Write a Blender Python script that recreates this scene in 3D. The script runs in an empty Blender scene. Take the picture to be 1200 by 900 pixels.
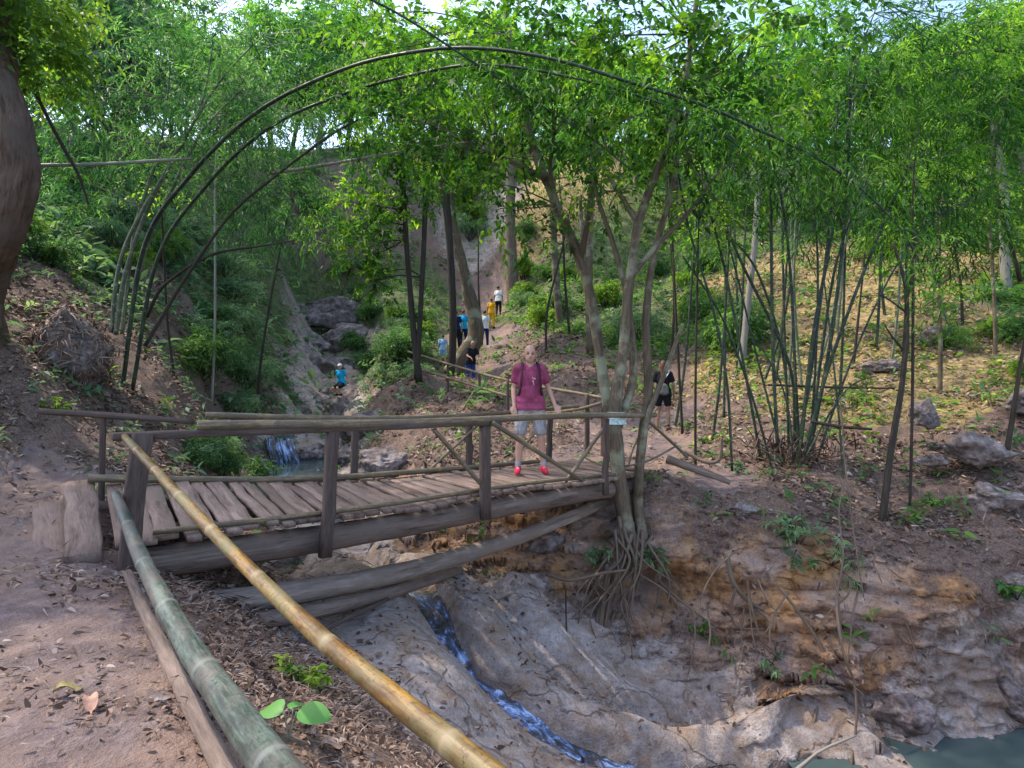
import bpy, bmesh, math, random
import numpy as np
from mathutils import Vector
rng = np.random.default_rng(11); random.seed(11)
sc = bpy.context.scene
COL = sc.collection
F, CX, CY, EYE = 680.0, 600.0, 450.0, 1.3
def W(px, py, d):
    """a point of the place: bearing px, elevation py, distance d metres in front of the viewer"""
    return np.array([(px-CX)/F*d, d, EYE-(py-CY)/F*d], float)
def nrm(v): return v/np.maximum(np.linalg.norm(v, axis=-1, keepdims=True), 1e-9)

# ------------------------------------------------------------------ noise
_perm = np.random.default_rng(5).permutation(256); _perm = np.concatenate([_perm]*3)
_g = nrm(np.random.default_rng(6).normal(size=(256, 3)))
def perlin(p):
    p = np.asarray(p, float); i = np.floor(p).astype(int); f = p-i; i &= 255
    u = f*f*f*(f*(f*6-15)+10); out = 0
    for dx in (0, 1):
        for dy in (0, 1):
            for dz in (0, 1):
                h = _perm[_perm[_perm[i[:, 0]+dx]+i[:, 1]+dy]+i[:, 2]+dz]
                w = (u[:, 0] if dx else 1-u[:, 0])*(u[:, 1] if dy else 1-u[:, 1])*(u[:, 2] if dz else 1-u[:, 2])
                out = out+w*np.einsum('ij,ij->i', _g[h], f-np.array([dx, dy, dz]))
    return out
def fbm(p, o=4, lac=2.1, gain=.5):
    p = np.asarray(p, float); a = 1.; s = 0
    for k in range(o): s = s+a*perlin(p+17.3*k); p = p*lac; a *= gain
    return s

# ------------------------------------------------------------------ meshes
class MB:
    """collects faces, builds ONE mesh object"""
    def __init__(s): s.V = []; s.F = []; s.T = []; s.G = []; s.n = 0
    def add(s, V, faces, tint=.5, grain=None):
        V = np.asarray(V, float)
        for f in faces: s.F.append(np.asarray(f)+s.n)
        s.V.append(V); s.G.append(V if grain is None else grain); s.T.append(np.broadcast_to(np.asarray(tint, float), (len(V),))); s.n += len(V)
    def build(s, name, mat, parent=None, smooth=True, origin=None):
        V = np.concatenate(s.V); T = np.concatenate(s.T)
        o0 = np.zeros(3)
        if parent is not None: o0 = np.array(parent['_o'])
        elif origin is not None: o0 = np.array(origin, float)
        V = V-o0
        me = bpy.data.meshes.new(name); me.vertices.add(len(V)); me.vertices.foreach_set('co', V.astype(np.float32).ravel())
        lv = np.concatenate([f.ravel() for f in s.F]).astype(np.int32)
        ct = np.concatenate([np.full(len(f) if f.ndim == 2 else 1, f.shape[-1]) for f in s.F]).astype(np.int32)
        me.loops.add(len(lv)); me.loops.foreach_set('vertex_index', lv)
        me.polygons.add(len(ct)); st = np.concatenate([[0], np.cumsum(ct)[:-1]]).astype(np.int32)
        me.polygons.foreach_set('loop_start', st)
        me.update(calc_edges=True); me.validate()
        if smooth: me.polygons.foreach_set('use_smooth', np.ones(len(me.polygons), bool))
        a = me.attributes.new('tint', 'FLOAT', 'POINT')
        if len(me.vertices) == len(T): a.data.foreach_set('value', T.astype(np.float32))
        if len(me.vertices) == len(T): me.attributes.new('grain', 'FLOAT_VECTOR', 'POINT').data.foreach_set('vector', np.concatenate(s.G).astype(np.float32).ravel())
        me.materials.append(mat)
        o = bpy.data.objects.new(name, me); COL.objects.link(o)
        if parent is not None: o.parent = parent
        else: o.location = o0; o['_o'] = list(map(float, o0))
        return o
def tag(o, label=None, cat=None, group=None, kind=None):
    for k, v in (('label', label), ('category', cat), ('group', group), ('kind', kind)):
        if v: o[k] = v
    return o
def thing(name, label, cat, loc, group=None):
    o = bpy.data.objects.new(name, None); COL.objects.link(o); o.location = tuple(map(float, loc)); o['_o'] = list(map(float, loc))
    o.empty_display_size = .2
    return tag(o, label, cat, group)
def copy_thing(o, loc, rz=0, sc_=1, label=None):
    c = o.copy(); COL.objects.link(c); c.location = tuple(map(float, loc)); c.rotation_euler = (0, 0, rz); c.scale = (sc_,)*3
    if label: c['label'] = label
    for ch in list(o.children):
        k = ch.copy(); COL.objects.link(k); k.parent = c
        for g in list(ch.children):
            d = g.copy(); COL.objects.link(d); d.parent = k
    return c

def spline(P, R=None, n=8):
    """Catmull-Rom through points"""
    P = np.asarray(P, float); R = np.asarray(R if R is not None else np.zeros(len(P)), float)
    if len(P) == 2: P = np.array([P[0], (P[0]+P[1])/2, P[1]]); R = np.array([R[0], (R[0]+R[1])/2, R[1]])
    Q = np.vstack([2*P[0]-P[1], P, 2*P[-1]-P[-2]]); out = []; ro = []
    for i in range(len(P)-1):
        t = np.linspace(0, 1, n, endpoint=False)[:, None]
        a, b, c, d = Q[i:i+4]
        out.append(.5*((2*b)+(-a+c)*t+(2*a-5*b+4*c-d)*t**2+(-a+3*b-3*c+d)*t**3)); ro.append(R[i]+(R[i+1]-R[i])*t[:, 0])
    return np.vstack(out+[P[-1:]]), np.concatenate(ro+[R[-1:]])
def tube(mb, P, R, seg=8, rough=0., rs=3., tint=.5, caps=True, zs=.4):
    P = np.asarray(P, float); R = np.broadcast_to(np.asarray(R, float), (len(P),)); n = len(P)
    T = nrm(np.gradient(P, axis=0)); up = np.array([0, 0, 1.]) if abs(T[0, 2]) < .9 else np.array([1., 0, 0])
    A = np.zeros_like(P); a = nrm(np.cross(T[0], up))
    for i in range(n):
        a = a-T[i]*np.dot(a, T[i]); a = a/max(np.linalg.norm(a), 1e-9); A[i] = a
    B = np.cross(T, A); th = np.linspace(0, 2*np.pi, seg, endpoint=False)
    D = np.cos(th)[None, :, None]*A[:, None]+np.sin(th)[None, :, None]*B[:, None]
    r = np.repeat(R[:, None], seg, 1)
    if rough:
        q = (P[:, None]+D*R[:, None, None]).reshape(-1, 3)
        r = r*(1+rough*fbm(q*rs*np.array([1, 1, zs])+3.1, 4).reshape(n, seg)*2)
    V = (P[:, None]+D*r[..., None]).reshape(-1, 3)
    i = np.arange(n-1)[:, None]*seg; j = np.arange(seg)[None]; k = (j+1) % seg
    q = np.stack([i+j, i+k, i+seg+k, i+seg+j], -1).reshape(-1, 4)
    t = np.broadcast_to(np.asarray(tint, float), (n,)) if np.ndim(tint) else np.full(n, tint)
    faces = [q]
    if caps: faces += [np.arange(seg)[::-1][None], (np.arange(seg)+(n-1)*seg)[None]]
    sl = np.concatenate([[0], np.cumsum(np.linalg.norm(np.diff(P, axis=0), axis=1))])*.1
    gr = np.stack([np.cos(th)[None]*R[:, None], np.sin(th)[None]*R[:, None], np.repeat(sl[:, None], seg, 1)], -1).reshape(-1, 3)+rng.uniform(-9, 9, 3)
    mb.add(V, faces, np.repeat(t, seg), gr)
def stem(mb, P, R, seg=8, n=8, rough=.08, rs=4., tint=.5):
    p, r = spline(P, R, n); tube(mb, p, r, seg, rough, rs, tint)
def bamboo(mb, P, R, seg=8, inter=.32, n=10, tint=.5, jit=.01):
    """a culm: rings swell at every node; tint 1 marks the node ring"""
    p, r = spline(P, R, n); s = np.concatenate([[0], np.cumsum(np.linalg.norm(np.diff(p, axis=0), axis=1))])
    L = s[-1]; st = []; tt = []; rr = []; x = 0; k = 0
    off = random.uniform(0, inter)
    nodes = np.arange(off, L, inter)
    base = np.arange(0, L, max(inter/3, L/140)); ss = list(base)
    tag_ = {}
    for nd in nodes:
        for dx, f, t in ((-.02, 1, 0), (-.006, 1.025, .3), (0, 1.06, .75), (.006, 1.02, .5), (.02, .99, 0)):
            if 0 < nd+dx*inter/.32 < L: ss.append(nd+dx*inter/.32); tag_[nd+dx*inter/.32] = (f, t)
    ss = np.array(sorted(ss+[L]))
    P2 = np.stack([np.interp(ss, s, p[:, i]) for i in range(3)], 1); R2 = np.interp(ss, s, r)
    f = np.array([tag_.get(v, (1, 0))[0] for v in ss]); t = np.array([tag_.get(v, (1, 0))[1] for v in ss])
    tube(mb, P2, R2*f, seg, .035, 5., t)
def plank(mb, a, b, w, th, up=(0, 0, 1), jit=.008, tint=.5, n=6):
    a = np.asarray(a, float); b = np.asarray(b, float); d = nrm(b-a); up = np.asarray(up, float)
    s = nrm(np.cross(d, up)); u = np.cross(s, d); c = min(w, th)*.14
    prof = np.array([(-w/2+c, -th/2), (w/2-c, -th/2), (w/2, -th/2+c), (w/2, th/2-c), (w/2-c, th/2), (-w/2+c, th/2), (-w/2, th/2-c), (-w/2, -th/2+c)])
    V = []; gr = np.concatenate([np.c_[prof, np.full(8, np.linalg.norm(b-a)*k/n*.1)] for k in range(n+1)])+rng.uniform(-9, 9, 3)
    for k in range(n+1):
        t = k/n; o = a+(b-a)*t+s*rng.normal()*jit+u*rng.normal()*jit*.5; m = 1+rng.normal()*jit*3
        V.append(o+prof[:, :1]*s*m+prof[:, 1:]*u)
    V = np.concatenate(V); i = np.arange(n)[:, None]*8; j = np.arange(8)[None]; k = (j+1) % 8
    mb.add(V, [np.stack([i+j, i+k, i+8+k, i+8+j], -1).reshape(-1, 4), np.arange(8)[::-1][None], (np.arange(8)+n*8)[None]], tint, gr)

def leaves(mb, C, D, N, L, Wd, tint, droop=.0):
    """leaf-shaped six-cornered faces, gently folded and curved"""
    n = len(C); D = nrm(D); S = nrm(np.cross(D, N)); N = np.cross(S, D)
    L = np.broadcast_to(L, (n,))[:, None]; w = np.broadcast_to(Wd, (n,))[:, None]/2
    pr = ((0, 0, 0), (.3, 1, .12), (.68, .72, .0), (1, 0, -.18-droop), (.68, -.72, .0), (.3, -1, .12))
    V = np.stack([C+D*L*a+S*w*b+N*L*c for a, b, c in pr], 1).reshape(-1, 3)
    mb.add(V, [np.arange(n*6).reshape(n, 6)], np.repeat(np.broadcast_to(tint, (n,)), 6))
def rdir(n, zb=0.): v = rng.normal(size=(n, 3)); v[:, 2] += zb; return nrm(v)
def twigs(mb, B, D, tl, k, L, Wd, tint, droop=.4, spread=.9, flat=.5):
    """k leaves along each twig that starts at B and runs along D"""
    n = len(B); t = (np.arange(k)+.6)/k
    D = nrm(D); pos = B[:, None]+D[:, None]*(tl*t)[None, :, None]-np.array([0, 0, 1.])*(droop*tl*t**2)[None, :, None]
    up = np.array([0, 0, 1.]); side = nrm(np.cross(D, up+rng.normal(size=(n, 3))*.3))
    sg = np.where(np.arange(k) % 2 == 0, 1, -1)[None, :, None]
    ld = D[:, None]*.6+side[:, None]*sg*spread+rng.normal(size=(n, k, 3))*.3; ld[..., 2] -= droop*.9
    nn = up+rng.normal(size=(n, k, 3))*flat
    ti = np.clip(np.broadcast_to(tint, (n,))[:, None]+rng.normal(size=(n, 1))*.13+rng.normal(size=(n, k))*.13, 0, 1)
    sz = rng.uniform(.5, 1.3, (n, k))*rng.uniform(.75, 1.2, (n, 1))
    leaves(mb, pos.reshape(-1, 3), ld.reshape(-1, 3), nn.reshape(-1, 3), (L*sz).ravel(), (Wd*sz).ravel(), ti.ravel())
def blob(c, r, n, flat=.75, hole=.0, ns=1.2):
    """twig seats in an uneven cloud of leaves"""
    d = rdir(int(n*1.8)); rad = rng.uniform(0.15, 1, len(d))**.55
    q = d*rad[:, None]
    lump = 1+.45*fbm(d*1.7+np.asarray(c)*.37, 2)*2
    q = q*lump[:, None]*np.array([1, 1, flat])*r+np.asarray(c)
    keep = perlin(q*ns/max(r, .3)*1.6+7.7) > hole-.22
    q = q[keep][:n]; dd = nrm(q-np.asarray(c)+np.array([0, 0, .15*r]))
    return q, dd

# ------------------------------------------------------------------ materials
def mat(name):
    m = bpy.data.materials.new(name); m.use_nodes = True; nt = m.node_tree; nt.nodes.clear()
    return m, nt
def N(nt, t, **kw):
    n = nt.nodes.new(t)
    for k, v in kw.items():
        if k.startswith('i_'): n.inputs[k[2:].replace('_', ' ')].default_value = v
        else: setattr(n, k, v)
    return n
def ramp(nt, fac, stops, interp='LINEAR'):
    r = nt.nodes.new('ShaderNodeValToRGB'); cr = r.color_ramp; cr.interpolation = interp
    while len(cr.elements) < len(stops): cr.elements.new(.5)
    for e, (p, c) in zip(cr.elements, stops): e.position = p; e.color = (*c, 1) if len(c) == 3 else c
    nt.links.new(fac, r.inputs[0]); return r.outputs[0]
def mixc(nt, fac, a, b, mode='MIX'):
    m = nt.nodes.new('ShaderNodeMix'); m.data_type = 'RGBA'; m.blend_type = mode
    for s, v in ((m.inputs[0], fac), (m.inputs[6], a), (m.inputs[7], b)):
        if hasattr(v, 'default_value') or hasattr(v, 'is_linked'): nt.links.new(v, s)
        elif isinstance(v, (int, float)): s.default_value = v
        else: s.default_value = (*v, 1)
    return m.outputs[2]
def math_(nt, op, a, b=None, clamp=False):
    m = nt.nodes.new('ShaderNodeMath'); m.operation = op; m.use_clamp = clamp
    for s, v in ((m.inputs[0], a), (m.inputs[1], b)):
        if v is None: continue
        if isinstance(v, (int, float)): s.default_value = v
        else: nt.links.new(v, s)
    return m.outputs[0]
def noise(nt, vec, scale, detail=4, rough=.6, dist=0.):
    n = N(nt, 'ShaderNodeTexNoise', i_Scale=scale, i_Detail=detail, i_Roughness=rough, i_Distortion=dist); nt.links.new(vec, n.inputs['Vector']); return n.outputs['Fac']
def coords(nt, scale=(1, 1, 1), kind='Object'):
    c = nt.nodes.new('ShaderNodeTexCoord')
    if scale == (1, 1, 1): return c.outputs[kind]
    m = N(nt, 'ShaderNodeMapping'); m.inputs['Scale'].default_value = scale; nt.links.new(c.outputs[kind], m.inputs[0]); return m.outputs[0]
def attr(nt, name): return N(nt, 'ShaderNodeAttribute', attribute_name=name).outputs['Fac']
def finish(nt, col, rough=.8, bump=None, bs=.3, bd=.02, spec=.3, normal=None):
    b = N(nt, 'ShaderNodeBsdfPrincipled'); o = N(nt, 'ShaderNodeOutputMaterial')
    if isinstance(col, tuple): b.inputs['Base Color'].default_value = (*col, 1)
    else: nt.links.new(col, b.inputs['Base Color'])
    if isinstance(rough, float): b.inputs['Roughness'].default_value = rough
    else: nt.links.new(rough, b.inputs['Roughness'])
    b.inputs['Specular IOR Level'].default_value = spec
    if bump is not None:
        n = N(nt, 'ShaderNodeBump', i_Strength=bs, i_Distance=bd); nt.links.new(bump, n.inputs['Height']); nt.links.new(n.outputs[0], b.inputs['Normal'])
    nt.links.new(b.outputs[0], o.inputs[0]); return b
def leaf_mat(name, dark, mid, light, trans=.5, glow=1.6, gloss=.35):
    m, nt = mat(name); t = attr(nt, 'tint'); oi = N(nt, 'ShaderNodeObjectInfo').outputs['Random']
    t2 = math_(nt, 'ADD', t, math_(nt, 'MULTIPLY', math_(nt, 'SUBTRACT', oi, .5), .25), True)
    c = ramp(nt, t2, [(0, dark), (.5, mid), (1, light)])
    p = N(nt, 'ShaderNodeBsdfPrincipled'); p.inputs['Roughness'].default_value = .5; p.inputs['Specular IOR Level'].default_value = gloss
    nt.links.new(c, p.inputs['Base Color'])
    tr = N(nt, 'ShaderNodeBsdfTranslucent'); g = mixc(nt, 1., c, (glow*1.05, glow*1.1, glow*.55), 'MULTIPLY'); nt.links.new(g, tr.inputs[0])
    mx = N(nt, 'ShaderNodeMixShader'); mx.inputs[0].default_value = trans
    nt.links.new(p.outputs[0], mx.inputs[1]); nt.links.new(tr.outputs[0], mx.inputs[2])
    nt.links.new(mx.outputs[0], N(nt, 'ShaderNodeOutputMaterial').inputs[0]); return m
def grain(nt, k):
    a = N(nt, 'ShaderNodeAttribute', attribute_name='grain'); m = N(nt, 'ShaderNodeVectorMath', operation='SCALE'); m.inputs[3].default_value = k; nt.links.new(a.outputs['Vector'], m.inputs[0]); return m.outputs[0]
def bark_mat(name, dark, light, patch=None, k=9., bs=.7, vary=False):
    m, nt = mat(name); n1 = noise(nt, grain(nt, k), 2.2, 7, .68, .5); n2 = noise(nt, coords(nt), 2.3, 5); n3 = noise(nt, grain(nt, k*5), 2.2, 4, .7)
    f = math_(nt, 'ADD', math_(nt, 'MULTIPLY', n1, .65), math_(nt, 'MULTIPLY', n3, .35))
    c = ramp(nt, f, [(.34, dark), (.5, tuple((a+b)/2 for a, b in zip(dark, light))), (.66, light)])
    if patch: c = mixc(nt, ramp(nt, n2, [(.50, (0, 0, 0)), (.62, (1, 1, 1))]), c, patch)
    if vary: c = mixc(nt, 1., c, ramp(nt, attr(nt, 'tint'), [(0, (.62, .58, .56)), (1, (1.15, 1.1, 1.08))]), 'MULTIPLY')
    finish(nt, c, .85, f, bs, .03, .2); return m
def plain(name, col, rough=.7, var=.25, scale=14., bs=.15, spec=.3):
    m, nt = mat(name); n = noise(nt, coords(nt), scale, 5)
    a = tuple(x*(1-var) for x in col); b = tuple(min(1, x*(1+var)) for x in col)
    finish(nt, ramp(nt, n, [(.3, a), (.7, b)]), rough, n, bs, .01, spec); return m
def bamboo_mat(name, dark, light, ring, stain=None, rough=.35):
    m, nt = mat(name); g = grain(nt, 1.); n = noise(nt, g, 22., 6, .7); st = noise(nt, g, 90., 4, .7); n2 = noise(nt, coords(nt), 3.2, 6, .7); n3 = noise(nt, coords(nt), 60., 3, .7)
    f = math_(nt, 'ADD', math_(nt, 'MULTIPLY', n, .6), math_(nt, 'MULTIPLY', st, .4))
    c = ramp(nt, f, [(.40, tuple(x*.55 for x in dark)), (.48, dark), (.60, light)])
    if stain: c = mixc(nt, ramp(nt, n2, [(.44, (0, 0, 0)), (.6, (.9, .9, .9))]), c, stain)
    c = mixc(nt, ramp(nt, n3, [(.54, (0, 0, 0)), (.68, (.85, .85, .85))]), c, tuple(x*.4 for x in dark))
    c = mixc(nt, attr(nt, 'tint'), c, ring)
    r = ramp(nt, n2, [(.4, (rough,)*3), (.65, (min(1, rough+.35),)*3)])
    finish(nt, c, r, f, .25, .01, .4); return m

M = {}
M['canopy'] = leaf_mat('canopy_leaf', (.016, .055, .010), (.06, .155, .018), (.24, .36, .035), .55, 1.9)
M['bamboo_leaf'] = leaf_mat('bamboo_leaf', (.014, .055, .014), (.05, .15, .022), (.19, .35, .045), .52, 1.8)
M['cool_leaf'] = leaf_mat('cool_bamboo_leaf', (.014, .055, .022), (.045, .14, .05), (.17, .32, .10), .52, 1.7)
M['far_leaf'] = leaf_mat('far_leaf', (.03, .10, .035), (.08, .22, .05), (.21, .40, .07), .5, 1.6, .2)  # colour lightened to imitate haze over the distant trees
M['hazy_leaf'] = leaf_mat('hazy_leaf', (.05, .11, .07), (.12, .22, .125), (.26, .37, .20), .45, 1.5, .2)  # distance haze put into the colour, pale and bluish; near grey-green plants share it
M['shrub_leaf'] = leaf_mat('shrub_leaf', (.03, .09, .03), (.075, .18, .05), (.19, .32, .07), .45, 1.4)
M['lime_leaf'] = leaf_mat('lime_leaf', (.055, .13, .02), (.13, .24, .03), (.30, .40, .05), .5, 1.5)
M['litter'] = None
m, nt = mat('dry_leaf'); t = attr(nt, 'tint')
finish(nt, ramp(nt, t, [(0, (.05, .03, .022)), (.3, (.12, .075, .055)), (.55, (.22, .15, .115)), (.74, (.32, .27, .25)), (.86, (.36, .27, .09)), (1, (.36, .36, .06))]), .75, spec=.2); M['litter'] = m
M['bark_brown'] = bark_mat('bark_brown', (.075, .05, .038), (.22, .155, .12), (.17, .17, .11))
M['bark_grey'] = bark_mat('bark_grey', (.04, .03, .02), (.19, .145, .10), (.25, .245, .17))
M['bark_dark'] = bark_mat('bark_dark', (.018, .015, .013), (.07, .055, .045))
M['bark_pale'] = bark_mat('bark_pale', (.14, .125, .11), (.34, .31, .28), (.22, .23, .18))
M['root'] = bark_mat('root_bark', (.06, .042, .03), (.24, .18, .135))
M['log'] = bark_mat('log_wood', (.05, .034, .028), (.27, .205, .175), (.155, .115, .095), 5., .8)
M['grey_log'] = bark_mat('grey_log', (.10, .075, .062), (.38, .31, .265), (.22, .17, .14), 5., .8)
M['plank'] = bark_mat('old_plank', (.085, .058, .048), (.34, .255, .215), (.22, .165, .135), 6., .6, True)
M['post'] = bark_mat('post_wood', (.045, .032, .028), (.14, .10, .085), None, 8., .6)
M['rail'] = bamboo_mat('rail_bamboo', (.13, .092, .052), (.27, .205, .12), (.10, .075, .05), (.12, .095, .07), .45)
M['pole_yellow'] = bamboo_mat('yellow_bamboo', (.12, .06, .016), (.30, .175, .045), (.26, .2, .12), (.13, .115, .05), .3)
M['pole_green'] = bamboo_mat('green_bamboo', (.045, .06, .05), (.115, .155, .13), (.16, .165, .15), (.12, .10, .09), .4)
M['culm'] = bamboo_mat('live_culm', (.012, .024, .015), (.05, .08, .04), (.10, .115, .085), None, .4)
M['culm_grey'] = bamboo_mat('old_culm', (.09, .11, .07), (.23, .25, .17), (.30, .30, .25), None, .45)
M['stone'] = None
m, nt = mat('boulder_stone'); v = coords(nt); n1 = noise(nt, v, 4., 8, .65); n2 = noise(nt, v, 30., 4)
c = ramp(nt, math_(nt, 'ADD', math_(nt, 'MULTIPLY', n1, .6), math_(nt, 'MULTIPLY', noise(nt, v, 17., 8, .8), .4)), [(.36, (.05, .038, .036)), (.5, (.17, .135, .13)), (.6, (.30, .255, .25)), (.7, (.42, .40, .37))])
finish(nt, c, .85, math_(nt, 'ADD', n1, math_(nt, 'MULTIPLY', n2, .25)), .9, .05, .2); M['stone'] = m

# the ground: five kinds of surface blended by painted weights and broken up by noise
m, nt = mat('ground'); v = coords(nt)
nA = noise(nt, v, 1.3, 6, .6); nB = noise(nt, v, 9., 6, .7); nC = noise(nt, v, 48., 4, .7); nM = noise(nt, v, 15., 8, .8); nL = noise(nt, v, 3.2, 8, .78)
nX = math_(nt, 'ADD', math_(nt, 'MULTIPLY', nM, .6), math_(nt, 'MULTIPLY', nL, .4))
mud = ramp(nt, nB, [(.25, (.085, .06, .06)), (.5, (.15, .11, .109)), (.75, (.25, .20, .2))])
mud = mixc(nt, ramp(nt, nA, [(.42, (0, 0, 0)), (.62, (.75, .75, .75))]), mud, (.27, .18, .135))
lit = ramp(nt, math_(nt, 'ADD', math_(nt, 'MULTIPLY', nC, .6), math_(nt, 'MULTIPLY', nM, .4)), [(.30, (.035, .022, .018)), (.46, (.12, .078, .062)), (.6, (.24, .165, .135)), (.75, (.42, .33, .28))])
vs = N(nt, 'ShaderNodeTexVoronoi', feature='DISTANCE_TO_EDGE', i_Scale=.95); mp = N(nt, 'ShaderNodeMapping'); mp.inputs['Rotation'].default_value = (0, 0, .52); mp.inputs['Scale'].default_value = (.35, 1.25, .8)
wv = N(nt, 'ShaderNodeVectorMath', operation='ADD'); ncol = N(nt, 'ShaderNodeTexNoise', i_Scale=1.6, i_Detail=5.); nt.links.new(v, ncol.inputs['Vector'])
nt.links.new(v, wv.inputs[0]); nt.links.new(ncol.outputs['Color'], wv.inputs[1]); nt.links.new(wv.outputs[0], mp.inputs[0]); nt.links.new(mp.outputs[0], vs.inputs['Vector'])
crack = ramp(nt, vs.outputs['Distance'], [(0, (0, 0, 0)), (.022, (1, 1, 1))])
rock = ramp(nt, nB, [(.25, (.24, .21, .20)), (.5, (.44, .40, .39)), (.75, (.60, .55, .53))])
rock = mixc(nt, ramp(nt, nA, [(.45, (0, 0, 0)), (.7, (.7, .7, .7))]), rock, (.34, .27, .22))
rock = mixc(nt, .55, rock, mixc(nt, crack, (.3, .27, .25), (1, 1, 1)), 'MULTIPLY')
band = noise(nt, coords(nt, (.5, .5, 3.2)), 1.6, 6, .7, .6)
sm = N(nt, 'ShaderNodeMapping'); sm.inputs['Rotation'].default_value = (0, 0, .52); sm.inputs['Scale'].default_value = (.45, 2.6, 1.2); nt.links.new(v, sm.inputs[0]); strk = noise(nt, sm.outputs[0], 2.2, 7, .68, .8)
rock = mixc(nt, .3, rock, ramp(nt, strk, [(.36, (.40, .33, .28)), (.5, (.86, .8, .75)), (.62, (1.08, 1.06, 1.05))]), 'MULTIPLY')
rock = mixc(nt, ramp(nt, nL, [(.47, (0, 0, 0)), (.6, (.7, .7, .7))]), rock, (.33, .225, .145))
rock = mixc(nt, .75, rock, ramp(nt, math_(nt, 'ADD', math_(nt, 'MULTIPLY', nC, .55), math_(nt, 'MULTIPLY', nM, .45)), [(.36, (.35, .32, .3)), (.46, (.85, .83, .82)), (.62, (1.1, 1.1, 1.1))]), 'MULTIPLY')
rock = mixc(nt, .5, rock, ramp(nt, band, [(.34, (.42, .37, .34)), (.5, (.85, .8, .78)), (.62, (1.1, 1.08, 1.06))]), 'MULTIPLY')
ear = ramp(nt, nB, [(.25, (.17, .08, .035)), (.5, (.42, .235, .11)), (.75, (.60, .39, .21))])
ear = mixc(nt, ramp(nt, nA, [(.4, (0, 0, 0)), (.6, (1, 1, 1))]), ear, ramp(nt, nC, [(.3, (.22, .16, .14)), (.7, (.48, .385, .35))]))
ear = mixc(nt, .9, ear, ramp(nt, band, [(.34, (.38, .32, .3)), (.5, (.9, .85, .8)), (.64, (1.2, 1.15, 1.1))]), 'MULTIPLY')
gre = ramp(nt, nX, [(.38, (.012, .02, .009)), (.47, (.05, .085, .025)), (.54, (.12, .14, .055)), (.60, (.20, .16, .09)), (.68, (.30, .30, .12))])
yel = ramp(nt, nX, [(.38, (.05, .038, .02)), (.46, (.17, .115, .05)), (.53, (.32, .22, .105)), (.60, (.46, .36, .19)), (.68, (.58, .5, .3))])
yel = mixc(nt, ramp(nt, nB, [(.52, (0, 0, 0)), (.66, (.6, .6, .6))]), yel, (.19, .22, .05))
col = lit
def wgt(name):
    s = math_(nt, 'ADD', attr(nt, name), math_(nt, 'MULTIPLY', math_(nt, 'SUBTRACT', nB, .5), .9))
    return ramp(nt, s, [(.38, (0, 0, 0)), (.62, (1, 1, 1))])
for nm, cc in (('w_green', gre), ('w_yellow', yel), ('w_mud', mud), ('w_earth', ear), ('w_rock', rock)): col = mixc(nt, wgt(nm), col, cc)
hgt = math_(nt, 'ADD', nB, math_(nt, 'MULTIPLY', nC, .45)); hgt = math_(nt, 'ADD', hgt, math_(nt, 'MULTIPLY', math_(nt, 'MULTIPLY', crack, wgt('w_rock')), .5))
finish(nt, col, .85, hgt, .8, .06, .25); M['ground'] = m

m, nt = mat('pool_water'); n = noise(nt, coords(nt), 3.5, 3); b = finish(nt, (.07, .105, .105), .07, n, .12, .03, .6); b.inputs['Transmission Weight'].default_value = .25; b.inputs['IOR'].default_value = 1.33; M['water'] = m
m, nt = mat('rushing_water'); n = noise(nt, grain(nt, 1.), 16., 7, .72, .8); big = noise(nt, coords(nt), 2.1, 3)
f_ = math_(nt, 'ADD', n, math_(nt, 'MULTIPLY', math_(nt, 'SUBTRACT', big, .5), .7)); c = ramp(nt, f_, [(.40, (.03, .03, .03)), (.50, (.06, .075, .11)), (.57, (.13, .22, .45)), (.64, (.40, .55, .85)), (.74, (.88, .93, 1))])
finish(nt, c, .22, n, .7, .05, .6); M['stream'] = m

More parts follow.
